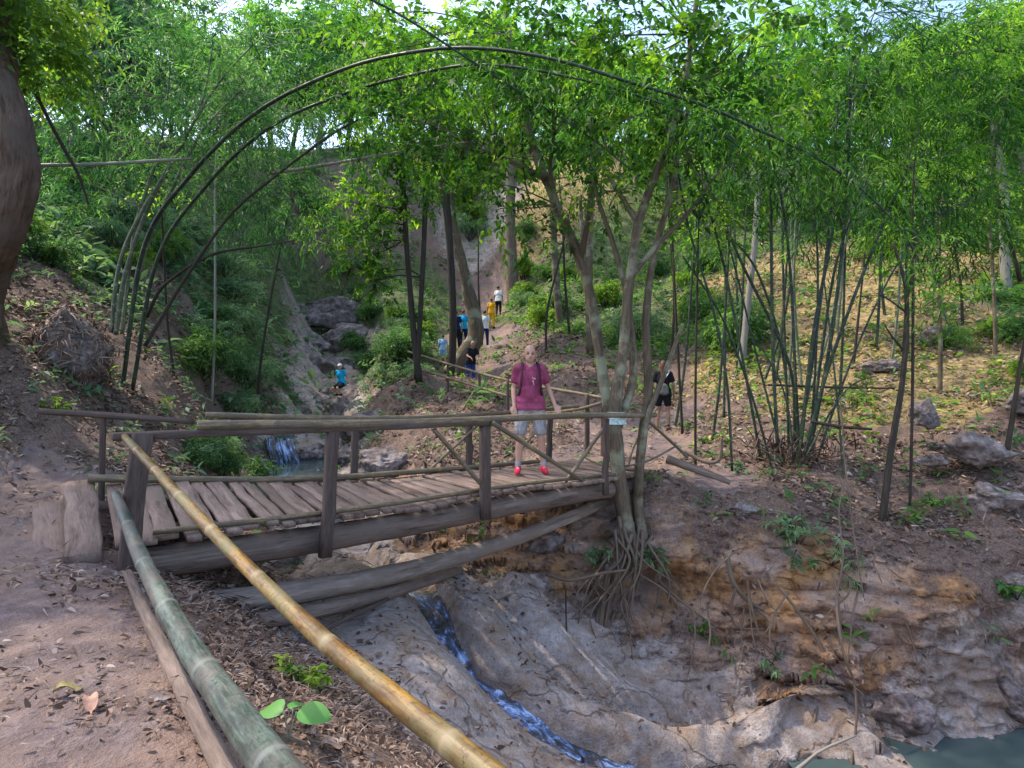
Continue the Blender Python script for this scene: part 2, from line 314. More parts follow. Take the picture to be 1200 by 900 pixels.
# ------------------------------------------------------------------ the ground's shape
# bearing: (distance, elevation row, surface)
G = {
 -500: [(.9, 960, 'm'), (2, 860, 'm'), (3, 690, 'm'), (5, 520, 'l'), (8, 380, 'l'), (14, 250, 'g'), (30, 150, 'g')],
 -200: [(.9, 1300, 'm'), (2, 885, 'm'), (3, 730, 'm'), (5, 560, 'm'), (6.5, 470, 'l'), (9, 370, 'l'), (14, 270, 'g'), (22, 170, 'g'), (35, 100, 'g')],
 0: [(.9, 1420, 'm'), (1.9, 905, 'm'), (3, 738, 'm'), (4.5, 645, 'm'), (6, 590, 'm'), (6.9, 562, 'm'), (7.6, 480, 'l'), (8.6, 400, 'l'), (10.5, 335, 'l'), (15, 240, 'g'), (22, 170, 'g'), (35, 150, 'g')],
 60: [(7.2, 555, 'm'), (7.9, 500, 'l'), (9, 430, 'l'), (11, 360, 'l')],
 110: [(.9, 1430, 'm'), (1.9, 915, 'm'), (3, 745, 'm'), (4.3, 662, 'm'), (5.5, 600, 'm'), (7, 562, 'm'), (8, 525, 'l'), (9.5, 455, 'l'), (11.5, 390, 'l'), (15, 310, 'g'), (20, 220, 'g'), (32, 165, 'g')],
 200: [(.9, 1430, 'm'), (1.9, 915, 'm'), (2.6, 792, 'm'), (3.4, 725, 'm'), (4.1, 700, 'l'), (5, 668, 'l'), (6, 622, 'l'), (7, 590, 'l'), (8.5, 555, 'l'), (10, 505, 'l'), (12, 440, 'l'), (16, 345, 'l'), (22, 235, 'g'), (34, 175, 'g')],
 280: [(1.9, 925, 'm'), (2.6, 815, 'l'), (3.5, 760, 'l'), (4.4, 725, 'l'), (5.4, 692, 'l'), (6.5, 660, 'l'), (8, 628, 'l'), (9.5, 602, 'l'), (11, 584, 'l'), (12.5, 566, 'l'), (14.5, 538, 'l'), (16, 495, 'l'), (18, 430, 'g'), (21, 350, 'g'), (30, 200, 'g')],
 320: [(11.3, 600, 'r'), (13, 566, 'r'), (14.6, 552, 'r'), (16, 525, 'r'), (18, 485, 'l'), (21, 430, 'g'), (26, 380, 'g'), (33, 280, 'g'), (42, 185, 'g')],
 360: [(1.9, 945, 'l'), (2.6, 845, 'l'), (3.5, 795, 'l'), (4.5, 765, 'l'), (5.2, 742, 'r'), (6.2, 695, 'r'), (7, 662, 'r'), (8, 650, 'r'), (9.5, 618, 'r'), (11, 600, 'r'), (13, 566, 'r'), (15, 552, 'r'), (17, 525, 'r'), (19, 500, 'r'), (22, 465, 'r'), (26, 430, 'r'), (32, 400, 'r'), (36, 375, 'g'), (40, 235, 'l'), (48, 187, 'g')],
 410: [(1.9, 955, 'l'), (2.6, 860, 'l'), (3.6, 815, 'l'), (4.6, 780, 'r'), (5.6, 735, 'r'), (6.6, 690, 'r'), (7.4, 665, 'r'), (8.3, 660, 'r'), (9.5, 632, 'r'), (11, 600, 'r'), (13, 566, 'r'), (15.2, 550, 'r'), (17, 530, 'r'), (20, 505, 'r'), (24, 475, 'r'), (28, 455, 'r'), (32, 420, 'r'), (36, 400, 'g'), (40, 235, 'l'), (48, 177, 'g')],
 450: [(9.5, 625, 'r'), (11, 580, 'e'), (12, 555, 'e'), (14, 505, 'l'), (18, 455, 'l'), (24, 410, 'g'), (34, 345, 'g'), (42, 215, 'l'), (50, 167, 'g')],
 500: [(1.9, 965, 'l'), (2.5, 925, 'l'), (3.4, 890, 'l'), (4.4, 835, 'r'), (5.3, 780, 'r'), (6.2, 735, 'r'), (7.0, 700, 'r'), (7.7, 678, 'r'), (8.4, 645, 'e'), (9.2, 610, 'e'), (10.2, 578, 'e'), (12, 525, 'l'), (15, 475, 'l'), (17, 462, 'l'), (19, 440, 'l'), (26, 405, 'g'), (36, 350, 'g'), (48, 202, 'y'), (60, 182, 'g')],
 560: [(8.8, 620, 'e'), (9.6, 580, 'l'), (10.6, 548, 'l'), (13, 500, 'l'), (17, 470, 'l'), (22, 460, 'm'), (28, 408, 'm'), (36, 380, 'm'), (42, 280, 'r'), (52, 177, 'r'), (62, 162, 'g')],
 600: [(1.9, 990, 'l'), (2.7, 960, 'l'), (3.6, 925, 'r'), (4.4, 895, 'r'), (5.1, 862, 'r'), (5.75, 830, 'r'), (6.3, 795, 'r'), (7, 735, 'r'), (7.7, 690, 'r'), (8.3, 645, 'e'), (8.8, 605, 'e'), (9.3, 572, 'l')],
 640: [(10.2, 550, 'm'), (13, 500, 'l'), (17, 445, 'l'), (22, 400, 'l'), (30, 345, 'g'), (40, 227, 'y'), (52, 167, 'y'), (62, 162, 'g')],
 700: [(1.9, 1050, 'l'), (2.8, 1010, 'l'), (3.8, 970, 'r'), (4.8, 925, 'r'), (5.55, 888, 'r'), (6.2, 845, 'r'), (7, 785, 'r'), (7.5, 738, 'r'), (7.9, 690, 'e'), (8.15, 640, 'e'), (8.35, 590, 'e'), (9, 556, 'm'), (10, 540, 'm'), (13, 500, 'm'), (17, 440, 'l'), (24, 385, 'g'), (34, 300, 'g'), (45, 192, 'y'), (60, 167, 'g')],
 770: [(5.6, 900, 'r'), (6.2, 868, 'r'), (6.9, 820, 'r'), (7.5, 765, 'r'), (7.8, 715, 'e'), (7.95, 650, 'e'), (8.15, 588, 'l'), (9, 556, 'm'), (11, 530, 'm'), (14.5, 507, 'm'), (17, 465, 'l'), (23, 400, 'g'), (32, 320, 'g'), (44, 210, 'g')],
 850: [(1.9, 1120, 'r'), (3, 1080, 'r'), (4.2, 1000, 'r'), (5.3, 925, 'r'), (6, 898, 'r'), (6.5, 865, 'r'), (7.0, 805, 'r'), (7.4, 735, 'e'), (7.65, 665, 'e'), (7.95, 612, 'l'), (8.7, 568, 'm'), (10.5, 528, 'l'), (13, 480, 'l'), (17, 420, 'y'), (24, 340, 'y'), (34, 260, 'g'), (50, 177, 'g')],
 930: [(5.3, 960, 'r'), (5.7, 915, 'r'), (6.15, 875, 'r'), (6.6, 815, 'e'), (7.15, 735, 'e'), (7.5, 660, 'e'), (7.9, 608, 'l'), (9, 556, 'l'), (10.5, 515, 'l'), (13, 460, 'y'), (17, 395, 'y'), (23, 320, 'y'), (32, 255, 'g'), (50, 177, 'g')],
 1030: [(1.9, 1200, 'r'), (3, 1120, 'r'), (4.3, 1010, 'r'), (5.7, 930, 'r'), (6.2, 884, 'r'), (6.6, 842, 'r'), (6.85, 770, 'e'), (7.15, 690, 'e'), (7.6, 635, 'l'), (8.4, 592, 'l'), (9.5, 540, 'l'), (11.5, 470, 'y'), (15, 400, 'y'), (21, 320, 'y'), (29, 260, 'g'), (50, 177, 'g')],
 1120: [(6.3, 885, 'r'), (6.65, 850, 'r'), (6.75, 770, 'r'), (6.95, 700, 'e'), (7.4, 648, 'l'), (8.1, 597, 'l'), (9, 545, 'l'), (11, 470, 'y'), (14, 400, 'y'), (19, 325, 'y'), (26, 265, 'g'), (50, 177, 'g')],
 1200: [(1.9, 1200, 'r'), (3, 1120, 'r'), (4.3, 1010, 'r'), (5.8, 920, 'r'), (6.6, 860, 'r'), (7.0, 790, 'e'), (7.1, 715, 'r'), (7.5, 640, 'l'), (8.3, 575, 'l'), (9.5, 505, 'l'), (12.5, 425, 'y'), (17, 335, 'g'), (24, 265, 'g'), (50, 172, 'g')],
 1450: [(2, 1200, 'r'), (4.3, 1010, 'r'), (6, 900, 'r'), (7.1, 700, 'l'), (9.5, 490, 'l'), (13, 400, 'g'), (24, 250, 'g')],
 1800: [(2, 1200, 'r'), (4.3, 1000, 'r'), (7, 690, 'l'), (12, 400, 'g'), (24, 240, 'g')],
}
for p in (-900, -200, 250, 600, 950, 1450, 2100): G.setdefault(p, []); G[p] = G[p]+[(90, 225, 'g'), (200, 310, 'g'), (420, 370, 'g')]
cp = np.array([((px-CX)/F, math.log(d), py) for px, l in G.items() for d, py, z in l]); cz = [z for l in G.values() for d, py, z in l]
_d = np.hypot(cp[:, None, 0]-cp[None, :, 0], cp[:, None, 1]-cp[None, :, 1])
_K = np.sqrt(_d**2+.03**2); _n = len(cp)
_A = np.zeros((_n+1, _n+1)); _A[:_n, :_n] = -_K-np.eye(_n)*.0; _A[:_n, _n] = 1; _A[_n, :_n] = 1
_c = np.linalg.solve(_A+np.diag([2e-3]*_n+[0]), np.append(cp[:, 2], 0))
ZN = 'mlregy'; _Z = np.array([[1. if z == k else 0. for k in ZN] for z in cz])
STREAM = [W(395, 648, 8.6), W(440, 668, 7.8), W(497, 692, 7.15), W(520, 735, 6.65), W(548, 785, 6.2), W(612, 832, 5.75), W(665, 868, 5.6), W(730, 893, 5.6), W(820, 908, 5.7), W(910, 918, 5.85), W(980, 925, 6.)]
SP, _ = spline(STREAM, None, 10)
def ground(x, y, full=False):
    x = np.atleast_1d(np.asarray(x, float)); y = np.maximum(np.atleast_1d(np.asarray(y, float)), .3)
    z = np.empty(len(x)); ws = np.empty((len(x), 6))
    for s in range(0, len(x), 40000):
        e = slice(s, s+40000); u = x[e]/y[e]; v = np.log(y[e])
        dd = (u[:, None]-cp[None, :, 0])**2+(v[:, None]-cp[None, :, 1])**2
        py = -np.sqrt(dd+.03**2)@_c[:_n]+_c[_n]
        z[e] = EYE-(py-CY)/F*y[e]
        iw = 1/(dd+.0015)**2; ws[e] = (iw@_Z)/iw.sum(1, keepdims=True)
    wm, wl, wr, we, wg, wy = ws.T
    P = np.stack([x, y, np.zeros_like(x)], 1)
    dist = np.clip((y-1.5)/8, .15, 3.)
    z = z+fbm(P*.9, 3)*(.06+.30*we+.12*wl+.16*wg+.10*wr)*np.minimum(dist, 1.6)
    z = z+fbm(P*4.+5, 3)*(.022*wm+.045*wl+np.where(y < 11, .014, .05)*wr+.10*we+.07*wg+.05*wy)*np.minimum(dist+.3, 1.5)
    R = np.stack([(.5*x+.87*y)*1.5, (.87*x-.5*y)*.28, np.zeros_like(x)], 1)
    rid = 1-np.abs(fbm(R*1.3+2, 2)); z = z+(rid-.8)*.10*wr*np.minimum(dist, 1)
    z = z+wr*(y > 15)*(.9*fbm(P*.55+9, 4)+.5*(1-np.abs(fbm(P*1.1+4, 3)))-.25)*np.clip((y-15)/12, 0, 1.3)
    lay = np.floor((z+.12*fbm(P*2.2, 2))*4.2)/4.2-z; z = z+lay*.42*we*(y < 13)
    near = (y < 10.5) & (x > -4) & (x < 6)
    if near.any():
        q = np.stack([x[near], y[near]], 1); d2 = np.full(len(q), 9.)
        for a in SP[:, :2]: d2 = np.minimum(d2, ((q-a)**2).sum(1))
        i = np.zeros(len(q), int); dm = np.full(len(q), 9.)
        for n_, a in enumerate(SP[:, :2]):
            dd = ((q-a)**2).sum(1); b = dd < dm; dm[b] = dd[b]; i[b] = n_
        tg = nrm(np.gradient(SP[:, :2], axis=0)); s_ = np.sqrt(dm)*np.sign(tg[i, 0]*(q-SP[i, :2])[:, 1]-tg[i, 1]*(q-SP[i, :2])[:, 0])
        s_ = s_+.10*fbm(np.c_[q*1.1, q[:, 0]*0], 2); fade = np.clip(wr[near]*1.6, 0, 1)*(i > 3)
        z[near] += fade*(.24*np.exp(-((s_-.46)/.26)**2)-.10*np.exp(-((s_-.98)/.16)**2)+.10*np.exp(-((s_-1.3)/.22)**2)+.10*np.exp(-((s_+.62)/.34)**2)-.10*(1/(1+np.exp(-(-s_-1.05)*16)))*(s_ < 0))
        z[near] -= .46*np.exp(-(d2/(.2**2))**1.5)
    if full: return z, ws
    return z
def gz(x, y): return float(ground([x], [y])[0])
def on(px, d, dz=0.):
    x = (px-CX)/F*d; return np.array([x, d, gz(x, d)+dz])

uu = np.concatenate([np.linspace(-3.2, -1.15, 50, endpoint=False), np.linspace(-1.15, 1.15, 760), np.linspace(1.15, 3.2, 51)[1:]])
vv = np.concatenate([np.linspace(math.log(.6), math.log(1.5), 40, endpoint=False), np.linspace(math.log(1.5), math.log(6.1), 300, endpoint=False), np.linspace(math.log(6.1), math.log(8.8), 330, endpoint=False), np.linspace(math.log(8.8), math.log(16), 150, endpoint=False), np.linspace(math.log(16), math.log(60), 230, endpoint=False), np.linspace(math.log(60), math.log(420), 50)])
YY, UU = np.meshgrid(np.exp(vv), uu, indexing='ij'); XX = UU*YY
gzv, gw = ground(XX.ravel(), YY.ravel(), True)
nr, nc = XX.shape
gb = MB(); ii = np.arange(nr-1)[:, None]*nc; jj = np.arange(nc-1)[None]
slope = np.abs(np.gradient(gzv.reshape(nr, nc), axis=0)/np.gradient(YY, axis=0)).ravel()
pxs0 = (XX/YY).ravel()*F+CX
cl = np.clip((slope-.7)/1.2, 0, 1)*np.clip(np.where(pxs0 < 880, .2, .55)*gw[:, 2]+gw[:, 3]+.5*gw[:, 1], 0, 1)*(YY.ravel() > 5.6)*np.clip(YY.ravel()/8, 1, 4)
Q = np.stack([XX.ravel()*1.1, YY.ravel()*.6, gzv*3.4], 1)
YG = YY.ravel()-cl*(.25*fbm(Q, 4)+.16*(1-np.abs(fbm(Q*np.array([1.6, 1.6, 1.1])+4, 3))*2)-.06)
XG = XX.ravel()+cl*.12*fbm(Q*1.3+8, 3)
pxs = XG/YY.ravel()*F+CX
YG = YG+.55*np.exp(-((gzv+1.5)/.2)**2)*np.exp(-((pxs-770)/55)**2)*(YY.ravel() > 6)*(YY.ravel() < 9)
YG = YG+.4*np.exp(-((gzv+2.35)/.2)**2)*np.exp(-((pxs-960)/50)**2)*(YY.ravel() > 6)*(YY.ravel() < 9)
gb.add(np.stack([XG, YG, gzv], 1), [np.stack([ii+jj, ii+jj+1, ii+nc+jj+1, ii+nc+jj], -1).reshape(-1, 4)])
go = gb.build('ground', M['ground']); tag(go, kind='structure')
for nm, k in (('w_mud', 0), ('w_rock', 2), ('w_earth', 3), ('w_green', 4), ('w_yellow', 5)):
    go.data.attributes.new(nm, 'FLOAT', 'POINT').data.foreach_set('value', gw[:, k].astype(np.float32))
go.data.materials.update() if hasattr(go.data.materials, 'update') else None

# water
def sheet(name, outline, z, material):
    mb = MB(); o = np.array(outline, float); P, _ = spline(np.vstack([o, o[:1]]), None, 6); P = P[:-1]
    c = P.mean(0); V = [np.append(c, z)]
    rings = 8
    for r in range(1, rings+1): V += [np.append(c+(p-c)*r/rings, z) for p in P]
    V = np.array(V); n = len(P); f = [np.array([[0, 1+k, 1+(k+1) % n] for k in range(n)])]
    for r in range(rings-1):
        a = 1+r*n; f.append(np.array([[a+k, a+n+k, a+n+(k+1) % n, a+(k+1) % n] for k in range(n)]))
    V[:, 2] += .008*fbm(V*2.5, 2)
    mb.add(V, f); return tag(mb.build(name, material), kind='structure')
sheet('pool_water', [(2.9, 5.6), (3.4, 4.4), (6, 3.6), (10, 4), (11, 6.5), (8, 7.6), (5, 7.2), (3.6, 6.9), (2.95, 6.5)], -2.66, M['water'])
sheet('upper_pool_water', [(-3.4, 10.2), (-2.6, 12.5), (-3.4, 15), (-5, 16.8), (-7, 16.4), (-7.8, 13.5), (-6.2, 11), (-4.6, 9.9)], -.78, M['water'])
mb = MB(); sp, _ = spline(STREAM, None, 14); T = nrm(np.gradient(sp, axis=0)); S = nrm(np.cross(T, [0, 0, 1.])); nn = 9
wd = .15+.05*fbm(sp*2., 2)+.24*np.linspace(0, 1, len(sp))**2
V = np.stack([sp+S*(wd*(k/(nn-1)*2-1))[:, None] for k in range(nn)], 1)
V[..., 2] += -.12+.05*fbm(V.reshape(-1, 3)*np.array([7, 7, 2]), 3).reshape(V.shape[:2])
ii = np.arange(len(sp)-1)[:, None]*nn; jj = np.arange(nn-1)[None]
gs = np.stack([np.broadcast_to(np.arange(nn)*.04, (len(sp), nn)), np.zeros((len(sp), nn)), np.repeat((np.arange(len(sp))*.045)[:, None], nn, 1)*.35], -1).reshape(-1, 3)
mb.add(V.reshape(-1, 3), [np.stack([ii+jj, ii+jj+1, ii+nn+jj+1, ii+nn+jj], -1).reshape(-1, 4)], .5, gs)
tag(mb.build('stream_water', M['stream']), kind='structure')
mb = MB()
for k in range(9):
    a = W(312+k*3.2, 515+rng.normal()*2, 16.2); b = W(318+k*4+rng.normal()*2, 545, 15.2)
    stem(mb, [a, (a+b)/2+np.array([0, -.15, .25]), b], [.05, .09, .05], 6, 5, .3, 6)
tag(mb.build('cascade_water', M['stream']), kind='structure')

# ------------------------------------------------------------------ the bridge
NL, ND = np.array([-3.10, 4.53, 0.]), nrm(np.array([4.49, 3.37, 0.])); PD = np.array([-ND[1], ND[0], 0.]); BL, BW = 6.45, 1.6
def bp(t, s, z=0.):
    """on the bridge: t metres along, s metres across from the near edge; the far left corner is warped upwards"""
    return NL+ND*t+PD*s+np.array([0, 0, z+.24*max(0, 1-t/3.2)*s/BW+.02*math.sin(t*2)])
br = thing('wooden_bridge', 'rickety plank footbridge with bamboo handrails crossing the stream', 'bridge', bp(0, 0))
mb = MB(); t = .06
while t < BL:
    w = random.uniform(.095, .165); a = bp(t, -.05+random.uniform(-.08, .05), .03+random.uniform(-.012, .012)); b = bp(t+random.uniform(-.05, .05), BW+random.uniform(-.04, .1), .03+random.uniform(-.012, .012))
    plank(mb, a, b, w, .045, tint=random.random()); t += w+random.uniform(.008, .045)
mb.build('deck', M['plank'], br)
for s, r, ex in ((.13, .135, .35), (1.45, .12, .3)):
    mb = MB(); stem(mb, [bp(-ex, s, -.17), bp(2, s, -.19), bp(4.5, s, -.16), bp(BL+.3, s, -.17)], [r, r*.95, r*.9, r*.85], 14, 10, .06, 2.5); mb.build('beam', M['log'], br)
mb = MB(); plank(mb, bp(-.2, -.1, -.0), bp(-.22, 1.72, .02), .24, .12); plank(mb, bp(-.34, -.05, -.16), bp(-.42, 1.5, -.14), .3, .2); mb.build('sill_timber', M['plank'], br)
def post(a, b, w, m=None, name='post'):
    mb = MB(); plank(mb, a, b, w, w*.8, up=PD, jit=.006); return mb.build(name, m or M['post'], br)
post(bp(.05, -.16, -.35), bp(.17, -.17, .93), .14)
post(bp(1.62, -.12, -.3), bp(1.68, -.12, .9), .11)
post(bp(3.42, -.12, -.22), bp(3.4, -.12, .87), .115)
post(bp(5.35, -.10, -.15), bp(5.35, -.10, .86), .08)
for t, h in ((2.6, .82), (4.35, .85), (5.9, .85)): post(bp(t, 1.7, -.2), bp(t+.03, 1.7, h), .085)
mb = MB(); plank(mb, bp(-.02, -.13, .92), bp(3.6, -.13, .845), .1, .06); mb.build('rail_board', M['post'], br)
def pole(P, R, m='rail', name='handrail', inter=.38, seg=10, parent=br):
    mb = MB(); bamboo(mb, P, R, seg, inter); return mb.build(name, M[m], parent)
pole([bp(.55, -.16, .965), bp(2.5, -.15, .93), bp(4.5, -.15, .90), bp(6.3, -.15, .86)], [.044, .043, .04, .034])
pole([bp(.9, 1.66, .76), bp(2.6, 1.66, .83), bp(4.4, 1.66, .83), bp(6.5, 1.64, .92)], [.036, .038, .036, .032])
pole([bp(-.15, 1.58, .13), bp(1.8, 1.56, .08), bp(3.8, 1.55, .09), bp(5.6, 1.58, .1)], [.04, .04, .036, .03], name='toe_rail')
pole([bp(.25, -.02, .1), bp(2., .0, .09), bp(4., .02, .08), bp(5.7, .02, .08)], [.024, .026, .026, .022], name='toe_rail')
for a, b, r in ((bp(2.75, -.14, .84), bp(3.45, -.1, .08), .024), (bp(3.45, -.2, .86), bp(5.0, -.05, .05), .028), (bp(3.6, 1.62, .05), bp(4.5, 1.64, .7), .02), (bp(4.75, .02, .06), bp(5.95, .1, 1.12), .026), (bp(5.1, 1.66, .1), bp(5.9, 1.64, .85), .02)):
    pole([a, b], [r, r*.85], name='brace', inter=.3)
# logs below the deck
def log(P, R, label, m='log'):
    mb = MB(); stem(mb, P, R, 14, 10, .07, 2.2); o = mb.build('log', M[m], origin=P[0]); tag(o, label, 'log', 'logs spanning the stream under the bridge'); return o
log([W(205, 712, 4.75), W(330, 697, 5.5), W(480, 668, 6.6), W(600, 632, 7.6), W(720, 585, 8.5)], [.11, .112, .105, .095, .08], 'long grey log spanning the stream beneath the bridge deck', 'grey_log')
log([W(300, 728, 5.0), W(390, 712, 5.7), W(470, 690, 6.6), W(540, 668, 7.4)], [.075, .075, .07, .05], 'shorter dark log lying just below the long grey log')
mb = MB(); stem(mb, [W(335, 762, 5.), W(400, 728, 5.6), W(455, 702, 6.3)], [.03, .028, .02], 8); tag(mb.build('branch', M['post'], origin=W(335, 762, 5.)), 'thin straight dark branch lying on the grey slab under the logs', 'branch')
# approach poles in the foreground
def lonepole(name, P, R, m, label, cat='pole', inter=.4, seg=20):
    mb = MB(); bamboo(mb, P, R, seg, inter, 12); o = mb.build(name, M[m], origin=P[-1]); return tag(o, label, cat)
lonepole('bamboo_pole', [W(146, 512, 4.42), W(233, 606, 2.82), W(300, 675, 2.21), W(367, 739, 1.82), W(400, 767, 1.67), W(497, 847, 1.35), W(560, 897, 1.2), W(660, 975, 1.02)], [.026, .028, .028, .029, .029, .03, .03, .03], 'pole_yellow', 'glossy yellow bamboo pole slanting from the bridge post to the foreground', inter=.62)
lonepole('bamboo_pole', [W(136, 580, 4.45), W(164, 650, 3.4), W(212, 742, 2.35), W(268, 825, 1.75), W(322, 900, 1.36), W(400, 1000, 1.0)], [.034, .042, .045, .046, .047, .048], 'pole_green', 'thick greenish grey bamboo pole slanting beside the mud path', inter=.8)
mb = MB(); stem(mb, [W(150, 672, 3.95), W(178, 735, 3.1), W(222, 822, 2.35), W(262, 900, 1.93), W(310, 985, 1.6)], [.03, .034, .036, .036, .035], 12, 10, .05, 5); tag(mb.build('wooden_pole', M['log'], origin=W(310, 985, 1.6)), 'thin brown wooden pole on the mud below the green bamboo', 'pole')
hr = thing('handrail', 'dark pole handrail running left from the bridge onto the bank', 'railing', on(118, 6.2), None)
mb = MB(); stem(mb, [W(45, 482, 5.9), W(130, 487, 6.2), W(225, 494, 6.35)], [.032, .034, .03], 8); mb.build('rail', M['post'], hr)
mb = MB(); stem(mb, [on(118, 6.2, -.1), W(121, 487, 6.2)], [.035, .03], 8); mb.build('post', M['post'], hr)

# trail railing on the far bank
tr = thing('trail_railing', 'weathered bamboo railing climbing beside the trail behind the man', 'railing', on(595, 13))
pole([W(478, 412, 19), W(540, 431, 16), W(600, 447, 13.2), W(650, 456, 11.8), W(706, 466, 10.4)], [.035, .035, .035, .032, .03], parent=tr, name='rail', inter=.5)
pole([W(495, 434, 18.2), W(545, 449, 15.6), W(595, 464, 13.3)], [.033, .033, .03], parent=tr, name='rail', inter=.5)
pole([W(650, 483, 11.4), W(680, 479, 10.6), W(706, 472, 10.2)], [.03, .03, .028], parent=tr, name='rail', inter=.5)
pole([W(478, 420, 19), W(500, 436, 18.4)], [.03, .03], parent=tr, name='rail', inter=.5)
for px, py, d in ((525, 424, 17), (562, 438, 15.2), (595, 444, 13.3), (688, 462, 10.6), (707, 464, 10.3)):
    mb = MB(); stem(mb, [on(px, d, -.15), W(px, py, d)], [.05 if px > 650 else .035, .04 if px > 650 else .03], 8, 5); mb.build('post', M['post'], tr)
pole([on(541, 14.6, 0), W(561, 450, 15)], [.03, .025], parent=tr, name='brace')
p2 = thing('bamboo_rail', 'pale bamboo rail leaning from the forked tree to the right bank', 'railing', W(806, 536, 8.6))
pole([W(752, 487, 8.7), W(775, 507, 8.8), W(806, 536, 8.9)], [.024, .024, .022], parent=p2, name='rail')
pole([W(770, 478, 9.2), W(744, 520, 9.0), W(735, 552, 8.8)], [.02, .02, .018], parent=p2, name='rail')
pole([W(683, 532, 8.9), W(692, 540, 8.7), W(720, 547, 8.2), W(757, 541, 8.), W(790, 524, 8.5)], [.016]*5, parent=p2, name='loop')

# ------------------------------------------------------------------ trees placed one by one
def crown_from(discs, material, L, Wd, per, k=9, tl=.35, droop=.5, hole=.0, flat=.75, spread=.9, tintlo=.15, tinthi=.85):
    mb = MB()
    for px, py, r, d in discs:
        c = W(px, py, d); R = r/F*d; q, dd = blob(c, R, int(per*(R/1.)**1.6), flat, hole)
        if len(q) == 0: continue
        dd = dd+rng.normal(size=dd.shape)*.5
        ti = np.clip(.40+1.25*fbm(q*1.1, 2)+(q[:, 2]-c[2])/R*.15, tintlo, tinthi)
        twigs(mb, q, dd, tl, k, L, Wd, ti, droop, spread)
    return mb
def limbs(mb, start_pts, discs, r0, n=3):
    for px, py, r, d in discs:
        c = W(px, py, d); s = min(start_pts, key=lambda p: np.linalg.norm(p-c)+(2. if p[2] > c[2]+.6 else 0))
        for k in range(n):
            e = c+rng.normal(size=3)*r/F*d*.5; mid = (s+e)/2+rng.normal(size=3)*.12+np.array([0, 0, .12])
            stem(mb, [s, mid, e], [r0, r0*.6, r0*.2], 5, 5, .05)
def px_trunk(mb, pts, seg=10, rough=.09, rs=3., n=8):
    P = [W(x, y, d) for x, y, d, h in pts]; R = [h/F*d for x, y, d, h in pts]; stem(mb, P, R, seg, n, rough, rs); return spline(P, R, 6)[0]

# big trunk at the left edge
t0 = thing('tree', 'massive brown trunk with a swollen burr cut off by the left edge', 'tree', on(-28, 8.6))
mb = MB(); px_trunk(mb, [(-44, 430, 8.4, 40), (-36, 345, 8.2, 32), (-18, 260, 8, 32), (-14, 150, 8, 31), (-22, 40, 8, 30), (-30, -120, 8, 28), (-44, -300, 8, 24)], 72, .13, 4.5, 40)
px_trunk(mb, [(-18, 315, 7.85, 14), (4, 275, 7.7, 19), (19, 215, 7.65, 20), (18, 145, 7.7, 17), (-2, 90, 7.9, 14)], 64, .13, 5., 24)
mb.build('trunk', bark_mat('trunk_bark', (.022, .014, .011), (.20, .125, .09), (.11, .08, .062), 11., 1.), t0)
dl = [(30, 30, 60, 8.3), (55, 85, 36, 8.6), (-20, -60, 100, 8), (-260, -330, 190, 6.4), (-480, -420, 200, 5.6), (-420, -150, 150, 6.6), (-160, -420, 170, 7.4)]  # clusters beyond the left and top edges are unseen, added to shade the path
crown_from(dl, M['canopy'], .11, .05, 420, 8).build('crown', M['lime_leaf'], t0)

# forked tree at the bridge end
ft = thing('forked_tree', 'forked tree with several pale stems and hanging roots at the bridge end', 'tree', W(742, 610, 8.05))
stems = [[(742, 655, 7.95, 13), (728, 580, 8, 14), (722, 520, 8, 13), (721, 475, 8, 12), (730, 410, 8, 9.5), (738, 330, 8, 8.5), (748, 262, 8, 8), (772, 195, 8, 7), (795, 125, 8, 6), (812, 40, 8, 5), (820, -60, 8, 4)],
         [(758, 650, 8., 10), (748, 590, 8.1, 9.5), (752, 520, 8.15, 8.5), (760, 450, 8.2, 8), (757, 380, 8.2, 7), (766, 300, 8.2, 6), (788, 220, 8.2, 5), (800, 150, 8.3, 4), (830, 70, 8.3, 3)],
         [(722, 560, 8.25, 8), (712, 480, 8.5, 10), (705, 430, 8.8, 10), (696, 370, 9, 9.5), (680, 305, 9.2, 9), (652, 240, 9.3, 8.5), (628, 180, 9.4, 8), (612, 118, 9.5, 7), (596, 40, 9.6, 5), (588, -30, 9.6, 3)]]
allp = []
for i, s in enumerate(stems):
    mb = MB(); allp.append(px_trunk(mb, [(a, b, c, h*.64) for a, b, c, h in s], 14, .17, 5.))
    if i == 0:
        for b in ([(724, 500, 8, 6), (742, 440, 8.1, 5), (735, 350, 8.2, 4), (720, 290, 8.3, 3), (700, 230, 8.4, 2.5), (690, 170, 8.4, 2)], [(748, 262, 8, 4), (728, 230, 8.2, 3), (705, 190, 8.3, 2.5), (690, 140, 8.4, 2)], [(739, 325, 8, 3.5), (772, 285, 8.1, 3), (806, 250, 8.3, 2.4), (850, 190, 8.5, 1.4)], [(748, 580, 8, 5), (756, 500, 8, 4), (778, 440, 8.3, 3), (800, 380, 8.6, 2)]): allp.append(px_trunk(mb, b, 8, .08, 4.))
    if i == 2:
        for b in ([(660, 258, 9.3, 3.5), (645, 205, 9.1, 2.6), (650, 150, 9, 1.6)], [(640, 210, 9.3, 4), (600, 190, 9.2, 3), (575, 180, 9.1, 2)], [(680, 305, 9.2, 4), (690, 250, 9, 3.5), (694, 200, 9, 3)]): allp.append(px_trunk(mb, b, 8, .08, 4.))
    mb.build('trunk', M['bark_grey'], ft)
